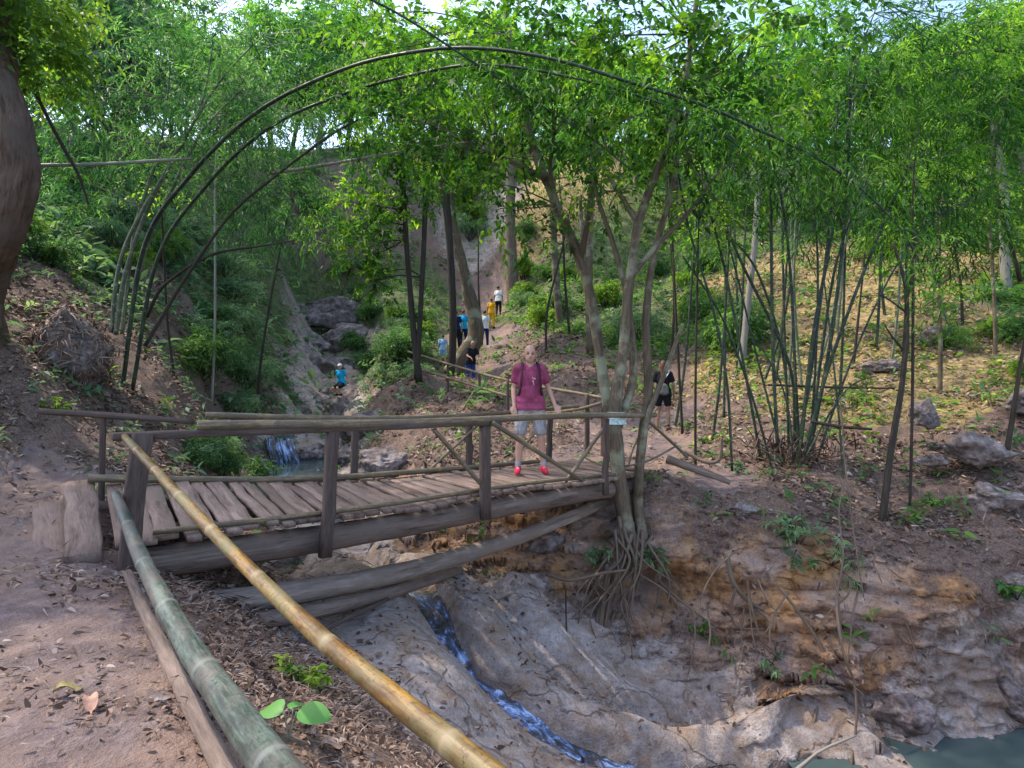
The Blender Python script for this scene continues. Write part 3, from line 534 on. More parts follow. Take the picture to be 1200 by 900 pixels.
for k in range(15):
    x0 = random.uniform(715, 770); x1 = x0+random.gauss(-18, 22); y1 = random.uniform(680, 800); d0 = random.uniform(7.8, 8.05)
    mb = MB(); px_trunk(mb, [(x0, 620+random.uniform(-15, 15), d0, random.uniform(1.2, 3)), ((x0*2+x1)/3+random.gauss(0, 13), 620+(y1-620)*.4, d0-.22, random.uniform(.8, 2)), ((x0+x1*2)/3+random.gauss(0, 13), 620+(y1-620)*.75, d0-.34, 1.), (x1, y1, d0-.38-.1*random.random(), .7)], 6, .1, 5, 5)
    mb.build('root', M['root'], ft)
for k in range(9):
    x0, y0 = random.uniform(690, 775), random.uniform(630, 720); an = random.uniform(-.9, .9); ln = random.uniform(40, 110); mb = MB()
    px_trunk(mb, [(x0, y0, 7.8, 1.8), (x0+math.sin(an)*ln*.5+random.gauss(0, 8), y0+math.cos(an)*ln*.5, 7.6, 1.3), (x0+math.sin(an)*ln, y0+math.cos(an)*ln, 7.45, .6)], 6, .1, 5, 5); mb.build('root', M['root'], ft)
for k in range(9):
    a = random.uniform(698, 716); mb = MB(); px_trunk(mb, [(712+random.gauss(0, 3), 690+random.uniform(-30, 30), 7.75, 2.6), (a, 745, 7.55, 2.), (712+random.gauss(0, 22), 800+random.uniform(-35, 20), 7.4, .8)], 6, .1, 5, 5); mb.build('root', M['root'], ft)
mb = MB()   # pale blue paint mark on the stem
a = np.linspace(-1., .9, 7); pr = W(722, 490, 8)
V = np.array([pr+np.array([math.sin(t)*.148+.004*rng.normal(), -math.cos(t)*.152, z]) for z in np.linspace(-.08, .09, 6) for t in a+rng.normal()*.06])
mb.add(V, [np.array([[r*7+c, r*7+c+1, r*7+c+8, r*7+c+7] for r in range(5) for c in range(6)])]); mb.build('paint_mark', plain('blue_paint', (.42, .56, .60), .7, .4, 30), ft)
CD = [(650, 55, 95, 8.2), (715, 140, 80, 8), (765, 50, 100, 8), (845, 95, 105, 8.3), (905, 165, 70, 8.6), (565, 115, 75, 8.6), (505, 55, 85, 9), (612, 165, 40, 8.8), (720, 215, 55, 8.2), (800, 190, 66, 8.3), (935, 65, 88, 8.8), (470, 150, 66, 9.4), (870, 20, 90, 8), (600, 20, 80, 8.4), (700, 10, 90, 7.8), (420, 60, 60, 9.4), (530, 185, 40, 9.4), (660, 120, 70, 8.8), (820, 150, 70, 8.0), (760, 130, 60, 8.6), (640, 280, 26, 9), (590, 250, 34, 8.8), (575, 215, 34, 8.8)]
crown_from(CD, M['canopy'], .13, .054, 105, 7, .34, .55, .14).build('crown', M['canopy'], ft)
mb = MB(); limbs(mb, np.vstack(allp)[::3], CD, .016, 4); mb.build('branches', M['bark_grey'], ft)

# curved swollen tree on the far bank with its companion
def tree_px(name, label, base, stems_, discs, bark, leafm, L=.13, Wd=.055, per=260, group=None, **kw):
    t = thing(name, label, 'tree', base, group); mb = MB(); pp = [px_trunk(mb, s, 10) for s in stems_]
    if discs: limbs(mb, np.vstack(pp)[len(pp[0])//2:], discs, .03, 2)
    mb.build('trunk', M[bark], t)
    if discs: crown_from(discs, None, L, Wd, per, **kw).build('crown', M[leafm], t)
    return t
tree_px('tree', 'tree with a swollen curved trunk beside the hikers on the trail', on(545, 23), [[(530, 440, 23, 13), (544, 418, 23, 11.5), (557, 397, 23, 10), (557, 373, 23, 8.5), (551, 348, 23, 7.5), (543, 315, 23, 6.5), (534, 280, 23, 6), (528, 240, 23, 5.5), (536, 200, 23, 5), (550, 150, 23, 5), (560, 80, 23, 4)]], [(560, 180, 60, 23), (520, 160, 60, 23), (540, 80, 80, 23), (600, 130, 60, 23)], 'bark_grey', 'canopy', .22, .09, 70)
tree_px('tree', 'straight dark trunk just left of the swollen curved tree', on(528, 22), [[(528, 440, 22, 5), (531, 380, 22, 4.5), (528, 300, 22, 4), (522, 230, 22, 5), (512, 170, 22, 4), (505, 100, 22, 3)]], [(500, 140, 60, 22), (480, 90, 60, 22)], 'bark_dark', 'canopy', .2, .08, 70)
tree_px('tree', 'slim dark tree with two stems left of the trail railing', on(487, 17.5), [[(491, 448, 17.5, 4.4), (484, 380, 17.5, 3.4), (476, 280, 17.5, 3), (471, 180, 17.5, 2.6), (468, 90, 17.5, 2.5)], [(488, 445, 17.5, 3.6), (493, 360, 17.5, 3), (498, 250, 17.5, 3), (497, 160, 17.5, 2)]], [(470, 170, 45, 17), (440, 130, 55, 17), (500, 190, 40, 17.5), (455, 60, 60, 17), (515, 100, 50, 17), (440, 200, 40, 17), (445, 265, 42, 17.5), (415, 300, 34, 18), (470, 235, 40, 17), (405, 240, 36, 18), (440, 330, 26, 18), (380, 270, 30, 18.5)], 'bark_dark', 'canopy', .16, .07, 90)
tree_px('tree', 'straight pale brown trunk on the slope above the white shirted hikers', on(601, 35), [[(602, 385, 35, 8), (600, 320, 35, 7), (598, 250, 35, 6), (600, 150, 35, 5), (604, 60, 35, 4)]], [(600, 110, 70, 35), (630, 60, 70, 35), (570, 60, 60, 35)], 'bark_brown', 'far_leaf', .3, .13, 40)
tree_px('tree', 'slender grey tree on the leaf slope behind the maroon shirted man', on(655, 25), [[(657, 392, 25, 5), (652, 330, 25, 4.4), (648, 250, 25, 4), (650, 150, 25, 3), (655, 60, 25, 2.5)]], [(650, 130, 60, 25), (670, 60, 60, 25)], 'bark_grey', 'far_leaf', .22, .09, 60)
tree_px('tree', 'grey forked sapling rising between the leaning stem and the forked stems', on(690, 20), [[(692, 415, 20, 5), (690, 330, 20, 4.5), (692, 250, 20, 4), (697, 170, 20, 3)], [(690, 340, 20, 3), (683, 290, 20, 2.5), (680, 230, 20, 2)]], [(695, 170, 45, 20), (720, 120, 60, 20), (670, 150, 50, 20)], 'bark_grey', 'far_leaf', .2, .08, 70)
tree_px('tree', 'pale leaning trunk behind the right bamboo clump', on(872, 16), [[(868, 440, 16, 4), (876, 360, 16, 3.7), (884, 290, 16, 3.4), (888, 220, 16, 3), (894, 120, 16, 3.5)]], [(890, 130, 60, 16), (930, 100, 60, 16), (860, 90, 60, 16)], 'bark_pale', 'far_leaf', .16, .07, 80)
tree_px('tree', 'pale grey trunk at the right edge of the hillside', on(1178, 17), [[(1180, 345, 17, 5.5), (1177, 280, 17, 5), (1175, 210, 17, 4.5), (1160, 120, 17, 4), (1150, 20, 17, 5)]], [(1160, 50, 70, 17), (1200, 90, 60, 17), (1120, 50, 70, 17)], 'bark_pale', 'far_leaf', .17, .07, 80)
tree_px('tree', 'whitish tall trunk reaching the sky behind the left bamboo', on(150, 22), [[(125, 250, 22, 8), (140, 130, 22, 7), (165, 50, 22, 6), (185, -30, 22, 5)], [(150, 100, 22, 4), (130, 70, 22, 3), (118, 0, 22, 2.5)]], [(90, 30, 50, 22), (230, 40, 60, 22), (40, 60, 50, 22)], 'bark_pale', 'far_leaf', .2, .08, 70)
# saplings on the right bank
def sapling(label, base, st, discs=None, bark='bark_dark', L=.1, Wd=.035, per=160):
    return tree_px('sapling', label, base, [[(a, b, c, h*.75) for a, b, c, h in q] for q in st], discs, bark, 'canopy', L, Wd, per, k=6)
sapling('crooked bare sapling standing right of the bamboo clump', on(1033, 8), [[(1033, 618, 8, 6), (1044, 530, 8.1, 5), (1057, 450, 8.2, 4.2), (1062, 385, 8.3, 4), (1061, 335, 8.3, 3), (1047, 285, 8.4, 2)], [(1062, 355, 8.3, 2.5), (1072, 300, 8.3, 2), (1068, 240, 8.3, 1.5)], [(1061, 365, 8.3, 2), (1040, 350, 8.3, 1.2), (1030, 345, 8.3, .8)], [(1058, 410, 8.2, 2), (1046, 395, 8.2, 1.6), (1036, 380, 8.2, .8)]])
sapling('thin straight sapling next to the crooked bare sapling', on(1066, 8.3), [[(1066, 600, 8.3, 2.4), (1069, 480, 8.3, 2.2), (1070, 350, 8.3, 2), (1070, 220, 8.3, 1.3), (1077, 150, 8.3, .5)]], None)
sapling('grey sapling with a few leaves behind the round hillside boulder', on(1100, 11.5), [[(1101, 490, 11.5, 3.4), (1102, 400, 11.5, 3), (1100, 320, 11.5, 2.6), (1104, 230, 11.5, 2)]], [(1092, 350, 24, 11.5), (1115, 330, 18, 11.5)], 'bark_grey')
sapling('slim grey sapling on the grassy right hillside', on(1166, 13), [[(1167, 430, 13, 3), (1165, 350, 13, 2.5), (1160, 270, 13, 2), (1150, 220, 13, 1.6)]], [(1150, 230, 34, 13)], 'bark_grey')
sapling('short dark sapling leaning at the right edge above the large boulder', on(1180, 8.6), [[(1180, 530, 8.6, 4), (1188, 480, 8.6, 3.4), (1194, 440, 8.6, 2.6), (1202, 390, 8.6, 2)]], None)
sapling('slim leaning sapling with dark stem on the upper right', on(1200, 11), [[(1196, 330, 11, 3), (1164, 200, 11, 3), (1180, 110, 11, 3), (1192, 65, 11, 3.5), (1205, 30, 11, 3)], [(1192, 62, 11, 3), (1150, 58, 11, 2.6), (1110, 68, 11, 2), (1080, 74, 11, 1)]], [(1130, 40, 50, 11), (1190, 20, 50, 11)])
for i, (px, d, top, lab) in enumerate(((560, 30, 330, 'thin bare sapling right of the yellow clothed hiker'), (640, 21, 290, 'thin dark sapling left of the slender grey tree'), (668, 23, 250, 'thin curved sapling right of the slender grey tree'), (785, 19, 230, 'thin dark sapling above the woman on the right trail'), (800, 12, 190, 'leggy leaning sapling just right of the forked tree'), (205, 12, 250, 'thin upright sapling on the left slope'), (248, 15, 225, 'pale straight sapling on the left slope beside the gorge'), (300, 17, 280, 'thin grey sapling nearest the gorge on the left slope'), (815, 9.2, 300, 'thin bare sapling left of the right bamboo clump'), (1000, 14, 330, 'thin dark sapling behind the right bamboo clump'), (1128, 15, 250, 'thin sapling right of the round hillside boulder'))):
    b = on(px, d); y0 = CY-(b[2]-EYE)/d*F; lean = random.gauss(0, 14)
    sapling(lab, b, [[(px, y0+4, d, 2.2), (px+lean*.3+random.gauss(0, 4), y0*.6+top*.4, d, 1.9), (px+lean, top, d, 1.4), (px+lean*1.6, top-60, d, .8)]], [(px+lean*1.5, top-40, 34, d)] if i % 3 else None, 'bark_dark' if i not in (6,) else 'bark_pale')

# ------------------------------------------------------------------ bamboo
def clump(label, base, culms, discs, m='culm', per=150, inter=.36, leafm='bamboo_leaf', L=.15, Wd=.02):
    t = thing('bamboo_clump', label, 'bamboo', base); pp = []
    for c in culms:
        P = [W(x, y, d) for x, y, d, h in c]; R = [.64*h/F*d for x, y, d, h in c]
        mb = MB(); bamboo(mb, P, R, 8, inter); mb.build('culm', M[m], t); pp.append(spline(P, R, 5)[0])
    mb = MB(); limbs(mb, np.vstack(pp), discs, .009, 5); mb.build('branches', M[m], t)
    crown_from(discs, None, L, Wd, per, 10, .42, .75, .12, .8, .8, .02, .9).build('foliage', M[leafm], t)
    return t
d = 9.5
RC = [[(913, 556, d, 3.4), (906, 420, d, 3.2), (904, 300, d, 3), (903, 180, d, 2.6), (905, 80, d, 1.6)],
      [(938, 552, d, 3.2), (932, 440, d, 3), (927, 330, d, 2.7), (917, 240, d, 2.3), (896, 150, d, 1.6)],
      [(936, 545, d-.2, 3.5), (952, 400, d-.2, 3.3), (972, 290, d-.1, 3), (988, 190, d, 2.6), (1003, 80, d, 1.8), (1030, 0, d, 1.2)],
      [(946, 540, d, 3.6), (970, 420, d, 3.4), (985, 310, d, 3.1), (994, 190, d, 2.6), (995, 80, d, 1.6)],
      [(942, 535, d-.3, 3.6), (968, 440, d-.3, 3.4), (1000, 350, d-.3, 3), (1030, 275, d-.2, 2.6), (1062, 200, d, 1.8)],
      [(932, 520, d+.2, 3.2), (928, 440, d+.2, 3), (905, 380, d+.2, 2.9), (870, 310, d+.2, 2.6), (838, 235, d+.2, 2), (815, 170, d+.2, 1.4)],
      [(893, 545, d, 2.8), (872, 430, d, 2.6), (848, 310, d, 2.4), (826, 230, d, 2), (800, 160, d, 1.4)],
      [(858, 552, d-.4, 2.6), (852, 450, d-.4, 2.5), (835, 360, d-.4, 2.3), (808, 270, d-.4, 2), (790, 180, d-.4, 1.4)],
      [(990, 600, d-.6, 1.8), (984, 500, d-.5, 1.8), (975, 410, d-.4, 1.6), (966, 330, d-.2, 1.3)],
      [(925, 540, d+.3, 2.6), (918, 420, d+.3, 2.4), (888, 320, d+.3, 2.2), (850, 270, d+.4, 1.4)],
      [(950, 530, d+.3, 3), (962, 420, d+.3, 2.8), (982, 300, d+.3, 2.5), (1020, 200, d+.3, 1.8)],
      [(955, 545, d-.2, 2.2), (995, 430, d-.2, 2), (1040, 330, d-.2, 1.8), (1085, 260, d, 1.2)], [(920, 545, d, 2.2), (890, 430, d, 2), (868, 340, d, 1.8), (850, 270, d, 1.3)], [(905, 550, d-.3, 2.4), (880, 460, d-.3, 2.2), (845, 370, d-.3, 2), (800, 300, d-.3, 1.4)], [(948, 540, d+.1, 2.4), (956, 420, d+.1, 2.2), (958, 300, d+.1, 2), (948, 180, d, 1.4)], [(930, 540, d-.4, 2), (922, 470, d-.4, 1.8), (900, 420, d-.4, 1.4), (880, 395, d-.4, .8)], [(942, 540, d-.4, 2), (975, 480, d-.4, 1.8), (1000, 450, d-.4, 1.2), (1030, 440, d-.4, .7)],
      [(928, 545, d-.1, 3), (945, 470, d-.1, 2.8), (962, 350, d-.1, 2.5), (975, 230, d-.1, 2), (982, 120, d, 1.4)]]
RD = [(1000, 125, 85, 9.5), (1062, 195, 76, 9.6), (1105, 235, 66, 9.8), (1140, 150, 85, 10), (1000, 45, 90, 9.6), (1100, 55, 90, 9.8), (1180, 60, 80, 10), (1190, 205, 62, 10.2), (945, 200, 52, 9.3), (1050, 110, 80, 9.4), (905, 215, 50, 9.4), (1010, 215, 50, 9.4), (860, 230, 40, 9.5), (1120, 110, 70, 9.3), (1060, 262, 46, 9.6), (1115, 292, 40, 9.8), (1160, 255, 46, 10), (830, 262, 30, 9.5), (960, 262, 30, 9.5)]
rc = clump('clump of dark bamboo culms fanning out from the right bank', on(930, 9.5), RC, RD)
lb = MB(); n_ = 420; q = np.array([on(930, 9.5)]*n_)+rng.normal(size=(n_, 3))*np.array([.38, .22, .0])+np.array([0, 0, .02]); leaves(lb, q, rdir(n_, .9), rdir(n_), rng.uniform(.2, .65, n_), .009, rng.uniform(.0, .72, n_)); lb.build('thatch', M['litter'], rc)
d = 10.5
LC = [[(136, 392, d, 4), (147, 320, d, 3.8), (175, 240, d, 3.5), (215, 165, d, 3), (262, 90, d, 2), (320, 30, d, 1)],
      [(130, 390, d, 3.6), (140, 310, d, 3.4), (165, 250, d, 3.2), (196, 200, d, 3), (235, 125, d, 2), (250, 50, d, 1.2)],
      [(150, 390, d-.2, 3.6), (168, 300, d-.2, 3.4), (200, 225, d-.2, 3), (240, 150, d-.2, 2.2), (300, 90, d, 1.2)],
      [(143, 392, d+.2, 3.4), (150, 330, d+.2, 3.2), (160, 260, d+.2, 3), (188, 170, d+.2, 2.4), (200, 80, d+.2, 1.2)]]
LD = [(235, 95, 88, 10.5), (285, 170, 76, 10.5), (335, 115, 70, 10.4), (205, 185, 55, 10.5), (110, 150, 66, 10.8), (150, 70, 60, 11), (340, 235, 62, 11), (400, 140, 66, 10), (270, 35, 80, 10.2), (385, 55, 60, 10), (95, 220, 46, 10.5), (300, 250, 50, 11), (70, 110, 50, 11)]
clump('clump of greenish bamboo culms leaning right on the left slope', on(140, 10.5), LC, LD, 'culm_grey', leafm='cool_leaf')
def culm(label, pts, m='culm', inter=.4):
    P = [W(*p[:3]) for p in pts]; R = [.56*p[3]/F*p[2] for p in pts]; mb = MB(); bamboo(mb, P, R, 8, inter)
    base = P[0]; t = thing('bamboo_culm', label, 'bamboo', base); mb.build('stalk', M[m], t)
    p, r = spline(P, R, 6); q = p[len(p)//2::2]; q = np.repeat(q, 7, 0)+rng.normal(size=(len(q)*7, 3))*.1
    lb = MB(); twigs(lb, q, rdir(len(q), -.4), .4, 7, .14, .02, rng.uniform(.1, .7, len(q)), .8); lb.build('foliage', M['bamboo_leaf'], t); return t
b1, b2 = on(143, 10.3), on(152, 10.3); y1 = CY-(b1[2]-EYE)/10.3*F
culm('upper of two long dark bamboo culms arching across the whole view', [(143, y1+4, 10.3, 4.4), (168, 292, 10, 4.3), (222, 207, 9.6, 4.2), (300, 132, 9.1, 4), (400, 82, 8.6, 3.7), (490, 60, 7.6, 3.7), (570, 57, 7.1, 3.6), (655, 71, 6.8, 3.5), (740, 97, 6.6, 3.3), (820, 122, 6.5, 3.1), (900, 157, 6.5, 2.9), (960, 187, 6.6, 2.6), (1010, 222, 6.7, 2.1), (1060, 275, 6.8, 1.4), (1085, 330, 6.9, .8)])
culm('lower of two long dark bamboo culms arching across the view', [(155, y1+4, 10.5, 4), (184, 305, 10.3, 3.9), (240, 220, 10, 3.7), (312, 152, 9.6, 3.4), (400, 111, 9.2, 3.1), (500, 84, 8.2, 3), (575, 76, 7.6, 2.8), (680, 93, 7.1, 2.6), (790, 127, 6.9, 2.2), (850, 160, 6.9, 1.7), (900, 205, 7, 1)])
culm('thin dark bamboo culm slanting down from the top left of centre', [(400, -18, 7, 2.6), (470, 18, 7, 2.6), (535, 60, 7.1, 2.4), (605, 105, 7.2, 2), (690, 160, 7.4, 1.6), (740, 200, 7.5, 1)])
def stick(name, label, pts, m='bark_dark', cat='branch'):
    P = [W(*p[:3]) for p in pts]; mb = MB(); stem(mb, P, [p[3]/F*p[2] for p in pts], 7, 8, .08, 4.); return tag(mb.build(name, M[m], origin=P[0]), label, cat)
stick('cane', 'pale thin cane lying level across the left slope behind the trunk', [(40, 194, 8.6, 2), (120, 192, 9, 2), (190, 188, 9.4, 2), (225, 186, 9.8, 1.2)], 'culm_grey', 'cane')
stick('cane', 'thin pale cane sloping up right above the gorge', [(315, 204, 10.5, 2), (400, 190, 10, 1.8), (480, 176, 9.6, 1.2), (560, 165, 9.4, .8)], 'culm_grey', 'cane')
stick('branch', 'dark branch bowing up to the right over the left slope', [(172, 372, 10.5, 2), (192, 335, 10.4, 1.8), (245, 300, 10.2, 1.6), (300, 289, 10, 1.3), (346, 282, 9.8, .8)])
stick('branch', 'long dark branch rising from the left slope toward the arching culms', [(170, 405, 10, 2.2), (215, 330, 10, 2), (270, 252, 9.8, 1.7), (326, 204, 9.6, 1.4), (385, 160, 9.4, 1.6), (420, 140, 9.3, 1)])
stick('branch', 'dark thin branch hanging at the upper left beside the trunk', [(42, 110, 8.6, 2), (70, 165, 8.7, 2.2), (92, 205, 8.8, 1.8), (104, 240, 8.9, 1)])
stick('branch', 'dry dark branch lying on the slope right of the bamboo base', [(950, 494, 9, 1.6), (985, 500, 8.9, 2.2), (1022, 503, 8.8, 1.4)])
stick('branch', 'thin bare branch lying across the yellow leaves behind the bamboo', [(900, 451, 12, 1.5), (980, 454, 12, 1.5), (1048, 455, 12, 1)])
stick('branch', 'thick brown branch lying on the bank beside the bridge end', [(782, 538, 8.7, 5), (810, 548, 8.5, 5), (835, 557, 8.3, 4), (856, 566, 8.2, 3)], 'log')
stick('branch', 'bent grey branch lying on the bare earth right of the bridge', [(800, 528, 9.2, 2.6), (826, 541, 9, 2.4), (843, 538, 8.9, 1.8), (846, 512, 8.9, 1.4)], 'root')
stick('root', 'pale root curving down the earth bank below the bare ground', [(852, 652, 7.5, 3), (858, 680, 7.35, 3), (872, 700, 7.28, 2.6), (895, 716, 7.2, 1.6)], 'root', 'root')
stick('root', 'thin looping root hanging on the earth bank', [(862, 690, 7.3, 1.6), (856, 715, 7.2, 1.5), (865, 735, 7.15, 1.5), (895, 738, 7.05, 1.2)], 'root', 'root')
stick('root', 'long brown root running down the bank to the dark water', [(915, 690, 7.2, 1.6), (955, 745, 7., 2.2), (968, 780, 6.85, 2.2), (962, 810, 6.7, 2.2), (950, 860, 6.4, 2), (947, 890, 6.2, 1.4)], 'root', 'root')
stick('vine', 'pale vine hanging straight down before the rocky bank into the pool', [(990, 560, 7.6, .6), (983, 600, 7.3, .7), (988, 650, 7, .9), (981, 700, 6.75, 1.3), (983, 735, 6.55, 1.7), (990, 770, 6.4, 1.6), (1001, 800, 6.35, 1.5), (1004, 835, 6.25, 1.4), (1002, 862, 6.2, 1.4), (997, 905, 6., 1.3)], 'root', 'vine')
stick('branch', 'forked pale branch reaching over the dark water at the bottom right', [(930, 905, 5.9, 2.4), (945, 893, 5.9, 2.2), (965, 878, 5.9, 1.8), (1003, 862, 6, 1.2)], 'bark_pale')
stick('vine', 'thin dark vine hanging down the grey slab left of the roots', [(663, 690, 7.6, 1), (664, 740, 7.2, 1), (668, 790, 6.8, 1), (671, 860, 6.4, .8)], 'bark_dark', 'vine')
stick('vine', 'thin vine dangling above the reddish brush behind the man', [(612, 130, 9, .8), (613, 190, 9, .9), (618, 225, 9, .9), (626, 242, 9, .6)], 'bark_dark', 'vine')
stick('vine', 'thin brown vine trailing from the sapling slope to the bank', [(985, 470, 8.6, .8), (990, 540, 7.9, .9), (1000, 620, 7.3, .9), (1012, 700, 6.9, .7)], 'root', 'vine')
stick('root', 'slender root bridging the earth ledge above the grey slab', [(640, 673, 7.6, 2), (668, 680, 7.4, 2.2), (705, 672, 7.4, 2), (735, 668, 7.5, 1.2)], 'root', 'root')

for k in range(16):
    px = random.uniform(790, 1060); d_ = 7.35-(px-790)*.0012; py = random.uniform(640, 740); ln = random.uniform(30, 95); sw_ = random.gauss(0, 22)
    stick('root', 'thin dry root dangling over the earth bank', [(px, py, d_, 1.3), (px+sw_*.4+random.gauss(0, 5), py+ln*.35, d_-.16, 1.1), (px+sw_*.8+random.gauss(0, 7), py+ln*.7, d_-.28, .9), (px+sw_, py+ln, d_-.36, .5)], 'root', 'root')['group'] = 'thin roots on the right earth bank'
for k in range(18):
    px = random.uniform(770, 1130); d_ = random.uniform(11, 17); b = on(px, d_); y0 = CY-(b[2]-EYE)/d_*F; ln = random.gauss(0, 40)
    culm('slender upright bamboo culm on the hillside behind the fanning clump', [(px, y0+3, d_, 3), (px+ln*.3, y0*.7+60, d_, 2.7), (px+ln*.7, 200, d_, 2.2), (px+ln*1.2, 120, d_, 1.4)], 'culm' if k % 3 else 'culm_grey')['group'] = 'slender bamboo culms behind the right clump'
# ------------------------------------------------------------------ background trees and shrubs (shared meshes)
def forest_tree(h, cr, bark, leafm, L, label, seed, narrow=False):
    t = thing('forest_tree', label, 'tree', (0, 0, 0)); mb = MB(); ends = []
    tip = np.array([rng.normal()*.5, rng.normal()*.5, h*.9]); P = [(0, 0, -.3), tip*.35+rng.normal(size=3)*.15, tip*.7+rng.normal(size=3)*.2, tip]
    stem(mb, P, [.17, .13, .08, .02], 8, 7)
    lb = MB()
    for k in range(15):
        f = rng.uniform(.38, 1.); s = np.array([np.interp(f, [0, .35, .7, 1], np.array(P)[:, i]) for i in range(3)])
        dr = rdir(1, .25)[0]; dr[2] = abs(dr[2])*.6; e = s+dr*cr*rng.uniform(.5, 1.)*(1.15-f*.55)
        stem(mb, [s, (s+e)/2+np.array([0, 0, .3]), e], [.05, .03, .012], 5, 4)
        q, dd = blob(e, cr*rng.uniform(.30, .48), 60, .7, .0); dd = dd+rng.normal(size=dd.shape)*.5
        twigs(lb, q, dd, .7 if not narrow else .9, 8, L, L*(.42 if not narrow else .16), np.clip(.5+.25*rng.normal()+.5*fbm(q*.6, 2), .05, .95), .55, .9)
    mb.build('trunk', M[bark], t); lb.build('crown', M[leafm], t); return t
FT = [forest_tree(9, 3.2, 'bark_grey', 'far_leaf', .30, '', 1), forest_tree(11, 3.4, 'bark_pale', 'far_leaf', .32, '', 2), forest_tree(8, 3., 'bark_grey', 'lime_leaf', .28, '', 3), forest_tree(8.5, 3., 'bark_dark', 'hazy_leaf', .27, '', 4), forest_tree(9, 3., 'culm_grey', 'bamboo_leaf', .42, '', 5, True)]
fw = [(0, 20, 3), (85, 24, 4), (20, 30, 0), (280, 30, 3), (-40, 24, 1), (700, 48, 0), (745, 42, 2), (790, 36, 0), (850, 35, 2), (915, 31, 1), (965, 34, 2), (1010, 30, 4), (1050, 32, 2), (1100, 28, 2), (1150, 30, 1), (1200, 25, 2), (1240, 22, 4), (1290, 22, 0), (640, 58, 2), (960, 46, 0), (1090, 44, 0), (1215, 17, 4), (455, 50, 1), (430, 56, 0), (560, 56, 1), (510, 58, 3), (130, 19, 3), (340, 50, 3), (200, 34, 0), (150, 30, 0), (215, 40, 1), (262, 36, 3), (318, 44, 0), (372, 46, 1), (405, 48, 3), (600, 60, 2), (690, 58, 0), (480, 56, 0)]
used = set()
side = lambda px: 'left slope' if px < 340 else ('slope above the gorge' if px < 480 else ('slope above the trail' if px < 720 else 'right hillside'))
kindw = ['grey trunked broadleaf tree', 'pale trunked tall tree', 'lime green bushy tree', 'hazy blue green tree', 'feathery drooping bamboo like tree']
for px, d, v in fw:
    lab = f'{kindw[v]} among the background trees on the {side(px)}'
    b = on(px, d, -.1); s = random.uniform(.8, 1.2)*(1.15 if d > 40 else .95)
    if v not in used:
        o = FT[v]; o.location = b; o.scale = (s,)*3; o.rotation_euler = (0, 0, random.uniform(0, 6)); o['label'] = lab; used.add(v)
    else: o = copy_thing(FT[v], b, random.uniform(0, 6), s, lab)
    o['group'] = 'background trees, '+kindw[v]+', '+side(px)
def shrub(leafm, L, wr, h, label, upright=False):
    t = thing('shrub', label, 'shrub', (0, 0, 0)); mb = MB(); lb = MB()
    for k in range(9):
        e = np.array([rng.normal()*.38*h, rng.normal()*.38*h, h*rng.uniform(.5, 1)]); stem(mb, [(rng.normal()*.04, rng.normal()*.04, -.1), e*.5+rng.normal(size=3)*.06, e], [.018, .012, .005], 5, 4)
        q, dd = blob(e, h*rng.uniform(.22, .36), 60, .8); dd += rng.normal(size=dd.shape)*.5
        twigs(lb, q, dd, .3*h, 7, L, L*wr, np.clip(.5+.22*rng.normal()+.5*fbm(q*2, 2), .05, .95), .5)
    mb.build('stems', M['bark_dark'], t); lb.build('foliage', M[leafm], t); return t
SH = [shrub('shrub_leaf', .11, .45, 1.1, ''), shrub('hazy_leaf', .12, .3, 1.2, ''), shrub('lime_leaf', .10, .45, .9, ''), shrub('shrub_leaf', .2, .14, 1.2, '')]
sw = ['dark green leafy shrub', 'dull blue green shrub', 'yellow green shrub', 'narrow leaved green shrub']
spots = []
def area(px0, px1, d0, d1, n, vs_, s0, s1, where):
    for k in range(n):
        spots.append((random.uniform(px0, px1), math.exp(random.uniform(math.log(d0), math.log(d1))), random.choice(vs_), random.uniform(s0, s1), where))
area(235, 300, 15, 23, 10, (1, 1, 1, 0), .4, .8, 'on the left slope above the upper pool')
area(60, 250, 13, 20, 14, (0, 1, 2, 3), .4, .9, 'on the left slope around the bamboo clump')
area(200, 265, 9.5, 12, 6, (0, 3, 1), .25, .5, 'on the bank behind the left end of the bridge')
area(438, 492, 21, 32, 13, (1, 0, 2), .6, 1.2, 'between the gorge and the trail')
area(335, 450, 30, 42, 12, (1, 0), .7, 1.2, 'below the gorge cliff')
area(610, 740, 24, 40, 10, (0, 2, 2, 1), .6, 1.3, 'on the slope behind the man')
area(740, 880, 17, 32, 12, (0, 2, 1, 0), .5, 1.2, 'on the slope behind the forked tree')
area(900, 1230, 20, 28, 6, (2, 2, 0, 3), .5, 1.2, 'on the right hillside')
area(-60, 60, 11, 15, 6, (0, 3, 2), .5, .9, 'behind the massive trunk')
area(1090, 1230, 11, 14, 4, (3, 2, 0), .3, .6, 'beside the boulders on the right bank')
area(500, 640, 40, 52, 10, (2, 1), 1.2, 2.2, 'high on the slope above the trail')
usedS = set()
for px, d, v, s, where in spots:
    lab = f'{sw[v]} {where}'; b = on(px, d, -.05)
    if v not in usedS: o = SH[v]; o.location = b; o.scale = (s,)*3; o['label'] = lab; usedS.add(v)
    else: o = copy_thing(SH[v], b, random.uniform(0, 6), s, lab)
    o['group'] = 'shrubs, '+lab

